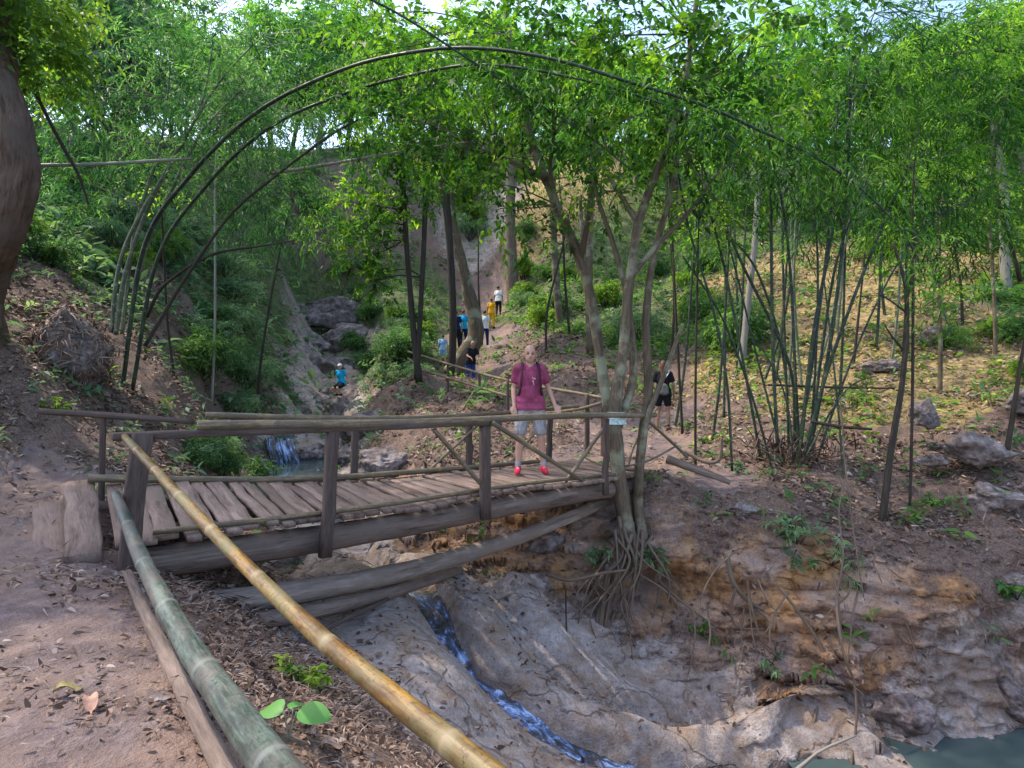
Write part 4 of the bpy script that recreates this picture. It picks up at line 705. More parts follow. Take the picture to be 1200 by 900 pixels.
# small plants that can be told apart
def herb(name, label, base, n, L, wr, h, leafm, tl=.3, cat='plant', k=8, droop=.5):
    t = thing(name, label, cat, base); lb = MB(); mb = MB()
    for i in range(n):
        dr = rdir(1, .9)[0]; e = base+dr*h; stem(mb, [base-np.array([0, 0, .03]), (base+e)/2+np.array([0, 0, .05*h]), e], [.008, .006, .003], 5, 4)
        B = base+(e-base)*rng.uniform(.35, 1, (5, 1)); twigs(lb, B, np.repeat(dr[None], 5, 0)+rng.normal(size=(5, 3))*.7, tl*h, k, L, L*wr, np.full(5, rng.uniform(.35, .9)), droop)
    mb.build('stems', M['bark_dark'], t); lb.build('leaves', M[leafm], t); return t
herb('bush', 'grey green bush spilling over the top of the right earth bank', W(935, 640, 7.62), 16, .10, .3, .42, 'hazy_leaf')
herb('bush', 'second sparse green bush just right on the same bank edge', W(975, 660, 7.4), 10, .09, .25, .35, 'hazy_leaf')
herb('fern', 'small fern growing from the orange earth bank', W(823, 742, 7.42), 5, .07, .28, .18, 'shrub_leaf')
herb('fern', 'tiny pale plant clinging to the bank right of the fern', W(905, 775, 6.98), 5, .07, .25, .16, 'hazy_leaf')
herb('fern', 'bluish leaf tuft hanging near the tree roots under the bridge end', W(703, 655, 7.85), 6, .10, .2, .22, 'hazy_leaf')
herb('fern', 'bluish leaf tuft right of the hanging roots', W(765, 655, 7.85), 6, .10, .2, .2, 'hazy_leaf')
herb('fern', 'big bright fern on the bank above the upper pool', on(298, 13.2), 9, .2, .14, .5, 'shrub_leaf', cat='fern')
herb('plant', 'small green plant at the right edge of the rocky bank', W(1192, 700, 7.1), 6, .10, .4, .2, 'shrub_leaf')
herb('plant', 'small yellow flowering plant on the slope by the left rail', on(65, 8.2), 5, .07, .4, .2, 'lime_leaf')
for i, (px, d, lab) in enumerate(((405, 4.7, 'grassy weed on the grey slab beside the yellow pole'), (455, 4.5, 'low weed tuft growing at the edge of the grey slab'), (350, 3.3, 'small weed in the dry leaves left of the yellow pole'), (1090, 8.2, 'little green plant by the saplings on the right bank'), (860, 9.3, 'bluish seedling at the base of the right bamboo'), (825, 11, 'leafy green plant left of the right bamboo'))):
    herb('plant', lab, on(px, d), 7, .06, .35, .16, ('shrub_leaf', 'shrub_leaf', 'lime_leaf', 'shrub_leaf', 'hazy_leaf', 'shrub_leaf')[i])
# broad leaved seedling in front
sb = on(338, 2.28); sd = thing('seedling', 'bright green seedling with three broad leaves in the front dry leaves', 'plant', sb)
mb = MB()
for a, L_ in ((2.5, .15), (.25, .17), (1.3, .09)):
    e = sb+np.array([math.cos(a)*.03, math.sin(a)*.03, .11]); stem(mb, [sb, e], [.004, .003], 5, 3)
mb.build('stem', M['culm_grey'], sd)
BLM = leaf_mat('broad_leaf', (.08, .22, .05), (.11, .30, .07), (.18, .42, .10), .35, 1.2)
def blade(mb, b, D, L_, wr, up=(0, -.3, 1.)):
    D = nrm(np.asarray(D, float)); S = nrm(np.cross(D, up)); U = np.cross(S, D); n = 11; V = []
    for i in range(n):
        t = i/(n-1); w = L_*wr*(math.sin(math.pi*t**.75)**.75 if 0 < t < 1 else 0)/2
        for j in (-1, -.5, 0, .5, 1): V.append(b+D*t*L_+S*w*j+U*(.12*w*abs(j)+.05*L_*math.sin(t*3+j)-.12*L_*t*t))
    mb.add(np.array(V), [np.array([[i*5+j, i*5+j+1, i*5+j+6, i*5+j+5] for i in range(n-1) for j in range(4)])])
for a, L_ in ((2.6, .12), (.2, .14), (1.5, .08)):
    lb = MB(); e = sb+np.array([math.cos(a)*.03, math.sin(a)*.03, .11]); blade(lb, e, (math.cos(a), math.sin(a)-.2, -.1), L_, .8); lb.build('leaf', BLM, sd)
# fallen leaves one can point at
def fallen(label, px, d, ang, L_, wr, col):
    b = on(px, d, .02); mb = MB(); D = np.array([math.cos(ang), math.sin(ang), 0.]); S = np.array([-D[1], D[0], 0]); V = []; n = 9
    for i in range(n):
        t = i/(n-1); w = L_*wr*math.sin(math.pi*min(1, t*.94+.03))**.8/2
        for j in (-1, -.5, 0, .5, 1): V.append(b+D*(t-.5)*L_+S*w*j+np.array([0, 0, .012*abs(j)**2+.02*math.sin(t*5)]))
    mb.add(np.array(V), [np.array([[i*5+j, i*5+j+1, i*5+j+6, i*5+j+5] for i in range(n-1) for j in range(4)])]); return tag(mb.build('fallen_leaf', plain('leaf_'+label[:8], col, .7, .3, 40), origin=b), label, 'leaf')
fallen('yellowish fallen leaf on the mud path', 80, 2.37, .7, .10, .6, (.30, .25, .10))
fallen('curled pinkish brown fallen leaf next to the yellowish one on the mud', 106, 2.28, -.9, .10, .5, (.42, .24, .18))
fallen('pale brown fallen leaf on the leaf slope near the seedling', 388, 2.33, .3, .09, .6, (.30, .19, .15))
fallen('red brown fallen leaf lying under the green pole', 216, 2.45, 1.2, .08, .6, (.22, .09, .075))

# boulders
def boulder(label, c, r, sq=(1, 1, .75), seed=0, rz=0., name='boulder', m='stone', am=.5):
    bm = bmesh.new(); bmesh.ops.create_icosphere(bm, subdivisions=5, radius=1); V = np.array([v.co for v in bm.verts]); Fc = np.array([[v.index for v in f.verts] for f in bm.faces]); bm.free()
    V0 = V.copy()
    for _k in range(9):
        nv = rdir(1)[0]; h = rng.uniform(.55, .85); dd_ = V@nv; V = V-np.maximum(dd_-h, 0)[:, None]*nv*.85
    n1 = fbm(V0*1.1+seed*7.3, 4); V = V*(1+am*n1)[:, None]; V = V*(1-.16*np.abs(fbm(V0*2.6+seed, 4)))[:, None]; V = V*(1+.05*fbm(V0*7+seed, 3))[:, None]
    V = V*np.array(sq)*r; cr, sr = math.cos(rz), math.sin(rz); V[:, :2] = V[:, :2]@np.array([[cr, sr], [-sr, cr]])
    mb = MB(); mb.add(V+c, [Fc]); return tag(mb.build(name, M[m], origin=c), label, 'boulder' if name == 'boulder' else 'rock')
boulder('large grey boulder jutting from the right bank', W(1145, 528, 8.7), .52, (1., .75, .62), 21, -.45)
boulder('smaller rounded boulder left of the large grey one', W(1083, 485, 9.6), .24, (1, .9, 1), 2)
boulder('dark boulder below the large grey one on the right bank', W(1165, 585, 8.15), .4, (1.2, .8, .55), 51, .3)
boulder('small dark boulder between the crooked sapling and the large boulder', W(1095, 540, 8.9), .2, (1.1, .9, .7), 52)
boulder('dark flat boulder on the yellow hillside right of the bamboo', W(1035, 430, 13), .33, (1.2, .9, .6), 53)
boulder('round grey boulder higher up the yellow hillside', W(1098, 398, 14), .42, (1.1, .9, .85), 3)
boulder('grey boulder half buried at the right edge', W(1205, 470, 9.8), .36, (1, .9, .7), 4)
boulder('rounded stone set in the earth at the top of the right bank', on(868, 8.05), .2, (1.2, .9, .6), 5)
boulder('flat pale stone sunk in the mud beside the wooden pole', on(187, 2.38, .0), .05, (1.1, .8, .35), 6, 0, 'stone')
boulder('dark boulder under the right bank at the pool edge', W(1185, 815, 6.95), .42, (1.1, .8, .9), 7)
boulder('pale rounded rock at the water edge of the right bank', W(1060, 832, 6.62), .30, (1.2, .9, .8), 8)
boulder('rock under the bridge end beside the hanging roots', W(640, 640, 8.5), .38, (1.2, .8, .6), 9)
boulder('grey block of rock behind the long log under the bridge', W(362, 662, 7.3), .45, (1.2, 1., .42), 10, .3)
boulder('lilac rock slab with the seated visitor in the gorge', W(398, 492, 22.5), 1.05, (1., 1.1, 1.15), 11)
boulder('brown rock left of the lilac slab in the gorge', W(352, 445, 27), 1.7, (1.1, 1., .8), 12)
boulder('dark rock beside the small cascade', W(338, 523, 16.8), .4, (1, 1, .9), 13)
boulder('mossy rock at the pool edge behind the bridge', W(445, 545, 11.8), .5, (1.2, 1, .8), 14)
for k, (px, py, d_, r_, lab) in enumerate(((352, 412, 31, 1.5, 'pale broad rock at the foot of the gorge cliff'), (412, 405, 33, 1.6, 'grey rock at the foot of the gorge cliff on its right side'), (338, 485, 20.5, .75, 'brown rock above the small cascade'), (372, 470, 24.5, .8, 'dark rock wedged behind the lilac slab'), (425, 500, 17.5, .7, 'grey rock at the right edge of the lilac slab'), (388, 430, 29.5, 1.1, 'rounded rock in the middle of the gorge below the cliff'), (365, 533, 16.2, .5, 'low grey rock where the lilac slab meets the pool'), (410, 535, 15.6, .55, 'squat grey rock at the back of the upper pool'), (330, 380, 36, 2., 'brown rock shelf left of the gorge cliff'), (385, 375, 37, 2.2, 'wide rock ledge below the grey cliff face'))):
    boulder(lab, W(px, py, d_), r_, (1.25, .9, .7), 31+k, k*.7)
# the grey mound of dry bamboo litter at the left
mo = on(70, 9.2); md = thing('debris_mound', 'grey mound of dry leaves and stalks beside the massive trunk', 'mound', mo)
bo = boulder('x y z w', mo+np.array([0, .25, .15]), .78, (.7, .7, 1.05), 15, 0, 'core', 'stone'); del bo['label']; del bo['category']; bo.parent = md; bo.location = (0, .25, .15)
VV = np.array([v.co for v in bo.data.vertices])+mo+np.array([0, .25, .15]); k = rng.integers(0, len(VV), 1500); q = VV[k]; dn = nrm(q-(mo+np.array([0, .25, .15])))
lb = MB(); leaves(lb, q+dn*.03, rdir(len(q), -.9)+dn*.1, dn+rng.normal(size=dn.shape)*.4, rng.uniform(.08, .34, len(q)), .022, rng.uniform(.3, .72, len(q))); lb.build('straw', M['litter'], md)
# reddish dry brush
rb = W(619, 243, 46); bt = thing('dry_brush', 'reddish dry brush heap on the sunlit slope high behind the man', 'brush', rb)
lb = MB(); q, dd = blob(rb, 1.5, 260, .6); twigs(lb, q, dd+rng.normal(size=dd.shape)*.4, .8, 6, .5, .06, rng.uniform(0, 1, len(q)), .8)
lb.build('twigs', leaf_mat('red_twig', (.06, .022, .015), (.17, .06, .04), (.30, .13, .08), .2, 1.), bt)

# ------------------------------------------------------------------ stuff nobody could count
def scatter(n, wt, d0=1.6, d1=40, steep=False):
    u = rng.uniform(-1., 1., n*9); y = np.exp(rng.uniform(math.log(d0), math.log(d1), n*9)); x = u*y
    fy = np.interp(y, np.exp(vv), np.arange(nr)).round().astype(int); fx = np.interp(u, uu, np.arange(nc)).round().astype(int)
    w = gw[fy*nc+fx]@np.array(wt)*(np.clip(.25+slope[fy*nc+fx]*.9, 0, 1.6)/1.6 if steep else 1); pt = perlin(np.stack([x*.9, y*.9, u*0+3.3], 1))+.6*perlin(np.stack([x*2.7, y*2.7, u*0+8.3], 1)); w = w*np.clip(.55+1.5*pt, .06, 1.4); k = np.nonzero(rng.uniform(size=len(u)) < w)[0][:n]
    # exact height and slope from the built sheet
    id_ = fy[k]*nc+fx[k]; P = np.stack([XG[id_], YG[id_], gzv[id_]], 1)
    return P, y[k]
nb_x = np.gradient(gzv.reshape(nr, nc), axis=1)/np.gradient(XX, axis=1); nb_y = np.gradient(gzv.reshape(nr, nc), axis=0)/np.gradient(YY, axis=0)
P, y = scatter(80000, (.012, 1, .06, .4, .45, 1.1)); n = len(P)
P[:, 2] += .008+.02*rng.uniform(size=n)*np.minimum(y/6, 2); D = rdir(n); D[:, 2] *= .35; Nn = np.array([0, -.25, 1.])+rng.normal(size=(n, 3))*.45
sz = rng.uniform(.03, .10, n)*np.clip((y/6)**.7, .38, 2.8)
clus = fbm(P*.5, 2); tt = np.clip(rng.beta(1.5, 1.7, n)*.8+clus*.12, 0, .82); hill = (P[:, 0] > .22*P[:, 1]) & (y > 10.5); tt[hill] = np.clip(tt[hill]+rng.uniform(0, .45, hill.sum()), 0, 1)
mb = MB(); leaves(mb, P, D, Nn, sz, sz*rng.uniform(.22, .5, n), tt); tag(mb.build('leaf_litter', M['litter']), 'brown and grey dry leaves littering the banks', 'leaf litter', kind='stuff')
P, y = scatter(8000, (.008, .8, .05, .4, .3, .2), 1.6, 14); n = len(P); D = rdir(n); D[:, 2] *= .25; sz = rng.uniform(.03, .2, n)*np.clip(y/4, .45, 1.4); mb = MB()
leaves(mb, P+np.array([0, 0, .025]), D, np.array([0, -.3, 1.])+rng.normal(size=(n, 3))*.3, sz, .0035+.0045*(y/5), rng.uniform(.35, .75, n)); tag(mb.build('fallen_twigs', M['litter']), 'thin dry twigs and bamboo straw on the ground', 'twigs', kind='stuff')
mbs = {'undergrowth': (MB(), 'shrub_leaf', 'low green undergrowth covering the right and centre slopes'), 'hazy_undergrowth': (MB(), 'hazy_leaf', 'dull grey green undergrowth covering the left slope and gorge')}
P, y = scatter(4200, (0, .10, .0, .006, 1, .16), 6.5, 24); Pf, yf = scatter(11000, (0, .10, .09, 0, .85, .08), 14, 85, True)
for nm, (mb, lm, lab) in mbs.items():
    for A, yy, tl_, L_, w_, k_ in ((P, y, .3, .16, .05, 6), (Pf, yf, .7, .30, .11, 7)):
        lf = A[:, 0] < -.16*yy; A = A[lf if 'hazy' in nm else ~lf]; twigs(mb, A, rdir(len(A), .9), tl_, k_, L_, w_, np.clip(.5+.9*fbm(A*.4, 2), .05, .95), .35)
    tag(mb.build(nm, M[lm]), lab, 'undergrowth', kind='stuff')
P, y = scatter(1700, (0, .05, .0, 0, .4, .5), 10, 42); n = len(P); mb = MB(); twigs(mb, P, rdir(n, .8), .3, 6, .16, .06, np.clip(.5+.8*fbm(P*.7, 2), .05, .95), .3); 
tag(mb.build('sunlit_undergrowth', M['lime_leaf']), 'yellow green undergrowth on the sunny slopes', 'undergrowth', kind='stuff')

# ------------------------------------------------------------------ people
def hull(parts):
    """round cones and balls -> one joined mesh (to be fused by a remesh)"""
    bm = bmesh.new()
    for p in parts:
        b2 = bmesh.new()
        if p[0] == 'e':
            bmesh.ops.create_icosphere(b2, subdivisions=3, radius=1)
            for v in b2.verts: v.co = Vector((v.co.x*p[2][0], v.co.y*p[2][1], v.co.z*p[2][2]))+Vector(p[1])
        else:
            _, a, ra, b, rb = p
            for c, r in ((a, ra), (b, rb)):
                s = bmesh.ops.create_icosphere(b2, subdivisions=2, radius=r)
                for v in s['verts']: v.co += Vector(c)
            bmesh.ops.convex_hull(b2, input=b2.verts)
            bmesh.ops.delete(b2, geom=[v for v in b2.verts if not v.link_faces], context='VERTS')
        tmp = bpy.data.meshes.new('t'); b2.to_mesh(tmp); b2.free(); bm.from_mesh(tmp); bpy.data.meshes.remove(tmp)
    me = bpy.data.meshes.new('fig'); bm.to_mesh(me); bm.free(); return me
def fuse(name, parts, voxel, material, parent, smooth=4, paint=None, zmin=None):
    me = hull(parts); o = bpy.data.objects.new(name, me); COL.objects.link(o)
    r = o.modifiers.new('r', 'REMESH'); r.mode = 'VOXEL'; r.voxel_size = voxel; r.use_smooth_shade = True
    s = o.modifiers.new('s', 'SMOOTH'); s.iterations = smooth; s.factor = .5
    dg = bpy.context.evaluated_depsgraph_get(); m2 = bpy.data.meshes.new_from_object(o.evaluated_get(dg)); o.modifiers.clear(); o.data = m2; bpy.data.meshes.remove(me); m2.name = name
    m2.polygons.foreach_set('use_smooth', np.ones(len(m2.polygons), bool))
    if zmin is not None:
        for v in m2.vertices: v.co.z = max(v.co.z, zmin+.006*math.sin(v.co.x*40))
    a = m2.attributes.new('tint', 'FLOAT', 'POINT')
    if paint is not None:
        V = np.empty(len(m2.vertices)*3, np.float32); m2.vertices.foreach_get('co', V); a.data.foreach_set('value', paint(V.reshape(-1, 3)).astype(np.float32))
    m2.materials.clear(); m2.materials.append(material); o.parent = parent; return o
def skin_mat(name, c):
    m, nt = mat(name); n = noise(nt, coords(nt), 20, 4); k = ramp(nt, n, [(.3, tuple(x*.88 for x in c)), (.7, tuple(min(1, x*1.1) for x in c))])
    k = mixc(nt, attr(nt, 'tint'), k, (.05, .03, .025)); b = finish(nt, k, .5, None, spec=.35); b.inputs['Subsurface Weight'].default_value = .08; return m
def cloth_mat(name, c, var=.2):
    m, nt = mat(name); n = noise(nt, coords(nt, (1, 1, .55)), 7., 4, .6, 1.2); n2 = noise(nt, coords(nt), 3., 3)
    k = ramp(nt, n, [(.32, tuple(x*(1-1.6*var) for x in c)), (.55, c), (.75, tuple(min(1, x*(1+var)) for x in c))]); finish(nt, k, .9, math_(nt, 'ADD', n, n2), .9, .05, .1); return m
def C_(a, ra, b, rb): return ('c', a, ra, b, rb)
SK = skin_mat('skin', (.48, .27, .20)); SK2 = skin_mat('skin_tan', (.34, .19, .13))
def person(label, loc, rz, h, pose, cl, voxel=.012, skin=SK, hairc=None, long_hair=False, group=None):
    """faces -y; lengths for a 1.8 m figure scaled to h"""
    t = thing('person', label, 'person', loc, group); t.rotation_euler = (0, 0, rz); t.scale = (h/1.8,)*3
    fl, fr = pose.get('feet', ((.14, -.02), (-.14, .02))); lean = pose.get('lean', 0.); drop = pose.get('drop', 0.)
    hz = .93-drop; hip = {1: np.array([.10, 0, hz]), -1: np.array([-.10, 0, hz])}
    ch = np.array([0, -lean, 0]); sh = {s: np.array([.172*s, -lean, hz+.53]) for s in (1, -1)}
    skin_p = []; legs = {}
    for s, f in ((1, fl), (-1, fr)):
        ank = np.array([f[0], f[1], f[2] if len(f) > 2 else .09]); kn = (hip[s]+ank)/2+np.array([.005*s, -.03-drop*.75, .03]); legs[s] = (kn, ank)
        skin_p += [C_(hip[s], .085, kn, .058), C_(kn, .056, kn*.55+ank*.45+np.array([0, .02, 0]), .056), C_(kn*.55+ank*.45+np.array([0, .02, 0]), .055, ank, .037), C_(ank, .038, ank+np.array([.015*s, -.12, -.055]), .03)]
    arms = {}
    for s in (1, -1):
        el, wr = pose.get(s, (np.array([.27*s, .02, hz+.24]), np.array([.27*s, -.04, hz-.02]))); el = np.array(el, float); wr = np.array(wr, float); arms[s] = (el, wr)
        skin_p += [C_(sh[s], .05, el, .038), C_(el, .04, (el*.6+wr*.4), .038), C_((el*.6+wr*.4), .037, wr, .026)]
        hd = nrm(wr-el)*.6+np.array(pose.get(('h', s), (0, 0, -.4))); hd = nrm(hd); ax = nrm(np.cross(hd, [0, -1, .2])); palm = wr+hd*.08
        skin_p += [C_(wr, .027, palm+ax*.018, .021), C_(wr, .027, palm-ax*.018, .021)]
        curl = nrm(np.cross(ax, hd)); curl = curl if curl[1] > 0 else -curl
        if voxel < .011:
            for k, fln in enumerate((.068, .078, .074, .058)):
                b = palm+ax*(k-1.5)*.021*s; m_ = b+hd*fln*.55; e = m_+nrm(hd+curl*.7)*fln*.5; skin_p += [C_(b, .0095, m_, .009), C_(m_, .009, e, .0075)]
            tb = wr+hd*.03-ax*.026*s; skin_p += [C_(tb, .013, tb+nrm(hd-ax*.9*s)*.04, .011), C_(tb+nrm(hd-ax*.9*s)*.04, .011, tb+nrm(hd-ax*.2*s)*.075, .009)]
        else: skin_p += [C_(palm, .026, palm+nrm(hd+curl*.4)*.08, .014)]
    nk = np.array([0, -lean, hz+.57]); hp = np.array([0, -lean*1.15-.015, hz+.73])
    skin_p += [('e', (0, -lean*.4, hz+.12), (.145, .10, .18)), ('e', (0, -lean*.9, hz+.40), (.16, .105, .19)), C_(nk-np.array([0, 0, .05]), .062, hp-np.array([0, 0, .06]), .056),
               ('e', hp+np.array([0, .01, .025]), (.083, .10, .112)), ('e', hp+np.array([0, -.022, -.05]), (.066, .075, .08)), ('e', hp+np.array([0, -.05, -.095]), (.035, .035, .026)),
               C_(hp+np.array([0, -.088, .012]), .011, hp+np.array([0, -.106, -.028]), .015), ('e', hp+np.array([.086, .012, -.01]), (.013, .024, .034)), ('e', hp+np.array([-.086, .012, -.01]), (.013, .024, .034)), C_(hp+np.array([-.04, -.08, .028]), .012, hp+np.array([.04, -.08, .028]), .012)]
    scalp = 1. if hairc is None else 0.
    def paint(V):
        r = np.zeros(len(V))
        for s in (1, -1):
            r = np.maximum(r, np.exp(-(((V-(hp+np.array([.031*s, -.082, .006])))/np.array([.017, .05, .010]))**2).sum(1))*1.3*(V[:, 1] < hp[1]-.03))
            r = np.maximum(r, np.exp(-(((V-(hp+np.array([.034*s, -.09, .03])))/np.array([.022, .05, .008]))**2).sum(1))*.7*(V[:, 1] < hp[1]-.03))
        r = np.maximum(r, np.exp(-(((V-(hp+np.array([0, -.09, -.058])))/np.array([.028, .05, .008]))**2).sum(1))*.75)
        r = np.maximum(r, np.exp(-(((V-(hp+np.array([0, -.06, -.095])))/np.array([.06, .06, .045]))**2).sum(1))*.16)
        sc_ = V-hp; r = np.maximum(r, .22*(sc_[:, 2] > .0)*(sc_[:, 1] > -.03)*(sc_[:, 2] < .1)*(np.abs(sc_).max(1) < .2)*scalp); return np.clip(r, 0, 1)
    fuse('body', skin_p, voxel*.75 if voxel < .011 else voxel, skin, t, 3, paint)
    if 'shirt' in cl:
        P = [('e', (0, -lean*.9, hz+.38), (.188, .13, .20)), ('e', (0, -lean*.5-.012, hz+.18), (.172, .135, .2)), C_((-.09, -lean*.2, hz-.02), .142, (.09, -lean*.2, hz-.02), .142), C_((-.09, -lean*.3, hz+.08), .128, (.09, -lean*.3, hz+.08), .128), C_(sh[1]*.55+sh[-1]*.45, .07, sh[1]+np.array([-.01, 0, 0]), .072), C_(sh[-1]*.55+sh[1]*.45, .07, sh[-1]+np.array([.01, 0, 0]), .072)]
        for s in (1, -1): P.append(C_(sh[s], .072, sh[s]*.42+arms[s][0]*.58, .066))
        fuse('shirt', P, voxel, cl['shirt'], t, 5, None, hz-.045)
    if 'shorts' in cl:
        f = cl.get('short_len', .82); P = [C_((-.06, 0, hz-.01), .12, (.06, 0, hz-.01), .12)]
        for s in (1, -1): kn = legs[s][0]; P.append(C_(hip[s], .115, hip[s]*(1-f)+kn*f, .092))
        if cl.get('long'):
            for s in (1, -1): P.append(C_(legs[s][0], .085, legs[s][1]+np.array([0, 0, .02]), .06))
        fuse('shorts' if not cl.get('long') else 'trousers', P, voxel, cl['shorts'], t, 4)
    for s in (1, -1):
        a = legs[s][1]
        if 'sock' in cl: fuse('sock', [C_(a+np.array([0, 0, .05]), .045, a, .044)], voxel, cl['sock'], t, 2)
        if 'shoe' in cl: fuse('shoe', [C_(a+np.array([0, .035, -.045]), .047, a+np.array([.01*s, -.06, -.045]), .048), C_(a+np.array([.01*s, -.06, -.05]), .046, a+np.array([.02*s, -.155, -.058]), .036), C_(a+np.array([0, .01, -.02]), .05, a+np.array([0, -.03, -.02]), .045)], voxel, cl['shoe'], t, 3)
    if hairc is not None:
        P = [('e', hp+np.array([0, .025, .035]), (.084, .094, .098))]
        if long_hair: P += [C_(hp+np.array([0, .06, .0]), .075, hp+np.array([.01, .085, -.25]), .06)]
        fuse('hair', P, voxel, hairc, t, 3)
    if 'hat' in cl: fuse('hat', [('e', hp+np.array([0, .01, .06]), (.092, .105, .075)), ('e', hp+np.array([0, -.07, .045]), (.075, .09, .014))], voxel, cl['hat'], t, 2)
    return t, hz, sh, lean
def pack(label, t, h, hz, sh, material, front=True):
    o = thing('backpack', label, 'backpack', t['_o']); o.rotation_euler = t.rotation_euler; o.scale = (h/1.8,)*3
    fuse('bag', [('e', (0, .19, hz+.30), (.15, .085, .22)), ('e', (0, .19, hz+.18), (.16, .09, .14))], .014, material, o, 4)
    for s in (1, -1):
        P = [(.10*s, .14, hz+.5), (.105*s, .05, hz+.60), (.108*s, -.05, hz+.595), (.118*s, -.118, hz+.5), (.125*s, -.146, hz+.36), (.145*s, -.125, hz+.22), (.172*s, .0, hz+.14), (.14*s, .13, hz+.12)]
        mb = MB(); p, r = spline(P, None, 8); T = nrm(np.gradient(p, axis=0)); out = p-np.array([.06*s, 0, 0]); out[:, 2] = 0
        S = nrm(np.cross(T, nrm(p-np.array([0, .02, hz+.35])))); V = np.concatenate([p-S*.017, p+S*.017]); n = len(p)
        mb.add(V+np.array(o['_o']), [np.array([[i, i+1, n+i+1, n+i] for i in range(n-1)])]); k = mb.build('strap', material, o)
        sd_ = k.modifiers.new('s', 'SOLIDIFY'); sd_.thickness = .012
    return o
# the man on the bridge
fx, fy = (621-CX)/F*8.1, 8.1; mz = .06
hand = np.array(W(652, 487, 7.95))-np.array([fx, fy, mz])
man, hz, sh, ln = person('bald man in maroon t-shirt and grey shorts standing on the bridge', (fx, fy, mz), .05, 1.79,
    {'feet': ((.19, .0), (-.17, -.04)), 1: ((.265, .06, 1.19), (.345, -.06, .955)), -1: ((-.225, .05, 1.19), (-.225, -.06, .95)), ('h', 1): (.25, -.5, -.5), ('h', -1): (0, -.2, -.5)},
    {'shirt': cloth_mat('maroon_cotton', (.29, .06, .125)), 'shorts': cloth_mat('grey_cotton', (.33, .32, .33)), 'short_len': .86, 'sock': cloth_mat('grey_sock', (.35, .37, .45)), 'shoe': cloth_mat('pink_red_shoe', (.75, .045, .09))}, .0095)
mb = MB(); mo_ = np.array([fx, fy, mz])
for a, b, c, e in ((.02, 1.34, .05, 1.30), (.03, 1.30, .045, 1.22), (.045, 1.33, .075, 1.31)):
    p = np.array([[a, 0, b], [(a+c)/2, 0, (b+e)/2], [c, 0, e]]); p[:, 1] = -.143; tube(mb, p+mo_, [.006, .008, .005], 6)
man['_o'] = list(map(float, mo_)); mb.build('shirt_print', plain('pale_print', (.55, .35, .38), .8), man)
pack('dark backpack worn by the bald man on the bridge', man, 1.79, hz, sh, cloth_mat('dark_nylon', (.07, .025, .045)))
dk = cloth_mat('dark_cloth', (.018, .018, .025)); nv = cloth_mat('navy_cloth', (.02, .03, .09)); cy = cloth_mat('turquoise_cloth', (.02, .42, .72)); wh = cloth_mat('white_cloth', (.72, .72, .74)); yl = cloth_mat('yellow_cloth', (.75, .38, .02)); lb_ = cloth_mat('light_blue_cloth', (.30, .52, .78)); gr = cloth_mat('grey_cloth', (.28, .28, .27)); bl = cloth_mat('blue_cloth', (.03, .06, .22))
hb = plain('brown_hair', (.09, .04, .022), .6, .3, 60, .4); hk = plain('black_hair', (.015, .012, .01), .5, .3, 60, .4)
v2 = .018
wb = on(777, 13.6); wo, hz, sh, ln = person('long haired person in dark top and shorts seen from behind on the right trail', wb, math.pi-.2, 1.66, {}, {'shirt': dk, 'shorts': dk, 'short_len': .6, 'shoe': gr}, v2, SK2, hb, True)
bg = thing('shoulder_bag', 'grey shoulder bag hanging across the long haired person', 'bag', wb); bg.rotation_euler = wo.rotation_euler; bg.scale = wo.scale
fuse('bag', [('e', (-.02, .165, hz+.14), (.11, .045, .15)), ('e', (-.02, .165, hz+.06), (.12, .05, .08))], .015, cloth_mat('bag_cloth', (.15, .155, .15)), bg, 3)
mb = MB(); stem(mb, [np.array(wb)+np.array(p) for p in ((.08, .16, hz+.2), (0, .155, hz+.36), (-.12, .12, hz+.53), (-.14, 0, hz+.6))], [.014]*4, 6); mb.build('strap', wh, bg)
person('person in black top and blue trousers bending behind the trail railing', on(551, 20.5), .5, 1.62, {'lean': .2, 1: ((.24, -.3, 1.2), (.1, -.5, 1.1)), -1: ((-.26, -.3, 1.2), (-.2, -.52, 1.12))}, {'shirt': dk, 'shorts': bl, 'long': True, 'shoe': dk}, v2, SK2, hk)
person('hiker in turquoise shirt walking up the trail', on(543, 26), math.pi, 1.72, {}, {'shirt': cy, 'shorts': nv, 'long': True, 'shoe': dk}, v2, SK, hb)
person('hiker in navy clothes just left of the turquoise shirt', on(534.5, 25.5), math.pi+.3, 1.7, {}, {'shirt': nv, 'shorts': dk, 'long': True, 'shoe': dk}, v2, SK, hb)
person('small child in light blue at the left end of the hikers', on(519, 23.5), math.pi, 1.25, {}, {'shirt': lb_, 'shorts': lb_, 'shoe': dk}, v2, SK, hk)
person('hiker in white top behind the curved trunk on the trail', on(568, 27), math.pi, 1.7, {}, {'shirt': wh, 'shorts': nv, 'long': True, 'shoe': dk}, v2, SK, hk)
person('hiker dressed in yellow further up the trail', on(576, 30), math.pi-.3, 1.55, {}, {'shirt': yl, 'shorts': yl, 'long': True, 'shoe': dk}, v2, SK2, hb)
person('topmost hiker in white shirt with dark trousers', on(584, 33), math.pi-.5, 1.75, {}, {'shirt': wh, 'shorts': dk, 'long': True, 'shoe': dk}, v2, SK2, hk)
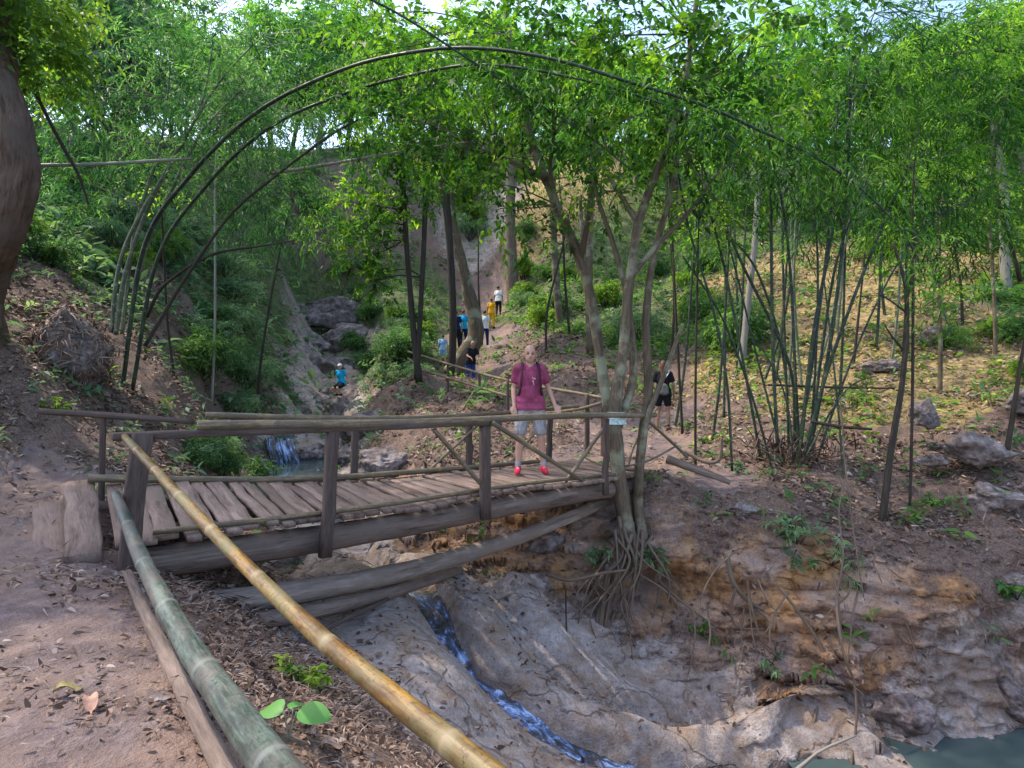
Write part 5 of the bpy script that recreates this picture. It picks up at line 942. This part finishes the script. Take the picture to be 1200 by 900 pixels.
sb_ = W(401, 459, 22.2); person('person in turquoise crouching on the lilac rock in the gorge', sb_-np.array([0, 0, .15]), -.4, 1.6, {'drop': .42, 'lean': .12, 'feet': ((.12, -.22, .09), (-.12, -.2, .09))}, {'shirt': cy, 'shorts': dk, 'hat': wh, 'shoe': dk}, v2, SK, hb)

# ------------------------------------------------------------------ light, sky, camera
for o in list(bpy.data.objects):
    if '_o' in o: del o['_o']
w = bpy.data.worlds.new('World'); sc.world = w; w.use_nodes = True; nt = w.node_tree
bgn = nt.nodes.get('Background') or nt.nodes.new('ShaderNodeBackground'); out = nt.nodes.get('World Output')
sky = nt.nodes.new('ShaderNodeTexSky'); sky.sky_type = 'NISHITA'; sky.sun_disc = False
EL, AZ = math.radians(57), math.radians(-72)      # azimuth clockwise from straight ahead
sky.sun_elevation = EL; sky.sun_rotation = AZ; sky.dust_density = 2.5; sky.air_density = 1.1
nt.links.new(sky.outputs[0], bgn.inputs[0]); bgn.inputs[1].default_value = .5; nt.links.new(bgn.outputs[0], out.inputs[0])
L = bpy.data.lights.new('sun', 'SUN'); L.energy = 5.; L.angle = math.radians(.9); L.color = (1, .90, .74); lo = bpy.data.objects.new('sun', L); COL.objects.link(lo)
dv = Vector((math.sin(AZ)*math.cos(EL), math.cos(AZ)*math.cos(EL), math.sin(EL))); lo.rotation_euler = dv.to_track_quat('Z', 'Y').to_euler(); lo.location = dv*60
cam = bpy.data.cameras.new('camera'); co = bpy.data.objects.new('camera', cam); COL.objects.link(co); sc.camera = co
co.location = (0, 0, EYE); co.rotation_euler = (math.pi/2, 0, 0); cam.sensor_width = 36; cam.lens = 36*F/1200; cam.clip_start = .05; cam.clip_end = 1500
sc.view_settings.view_transform = 'Standard'; sc.view_settings.look = 'None'; sc.view_settings.exposure = 0; sc.view_settings.gamma = 1
sc.cycles.use_denoising = True; sc.cycles.diffuse_bounces = 4; sc.cycles.transmission_bounces = 6; sc.cycles.max_bounces = 10; sc.cycles.sample_clamp_indirect = 6
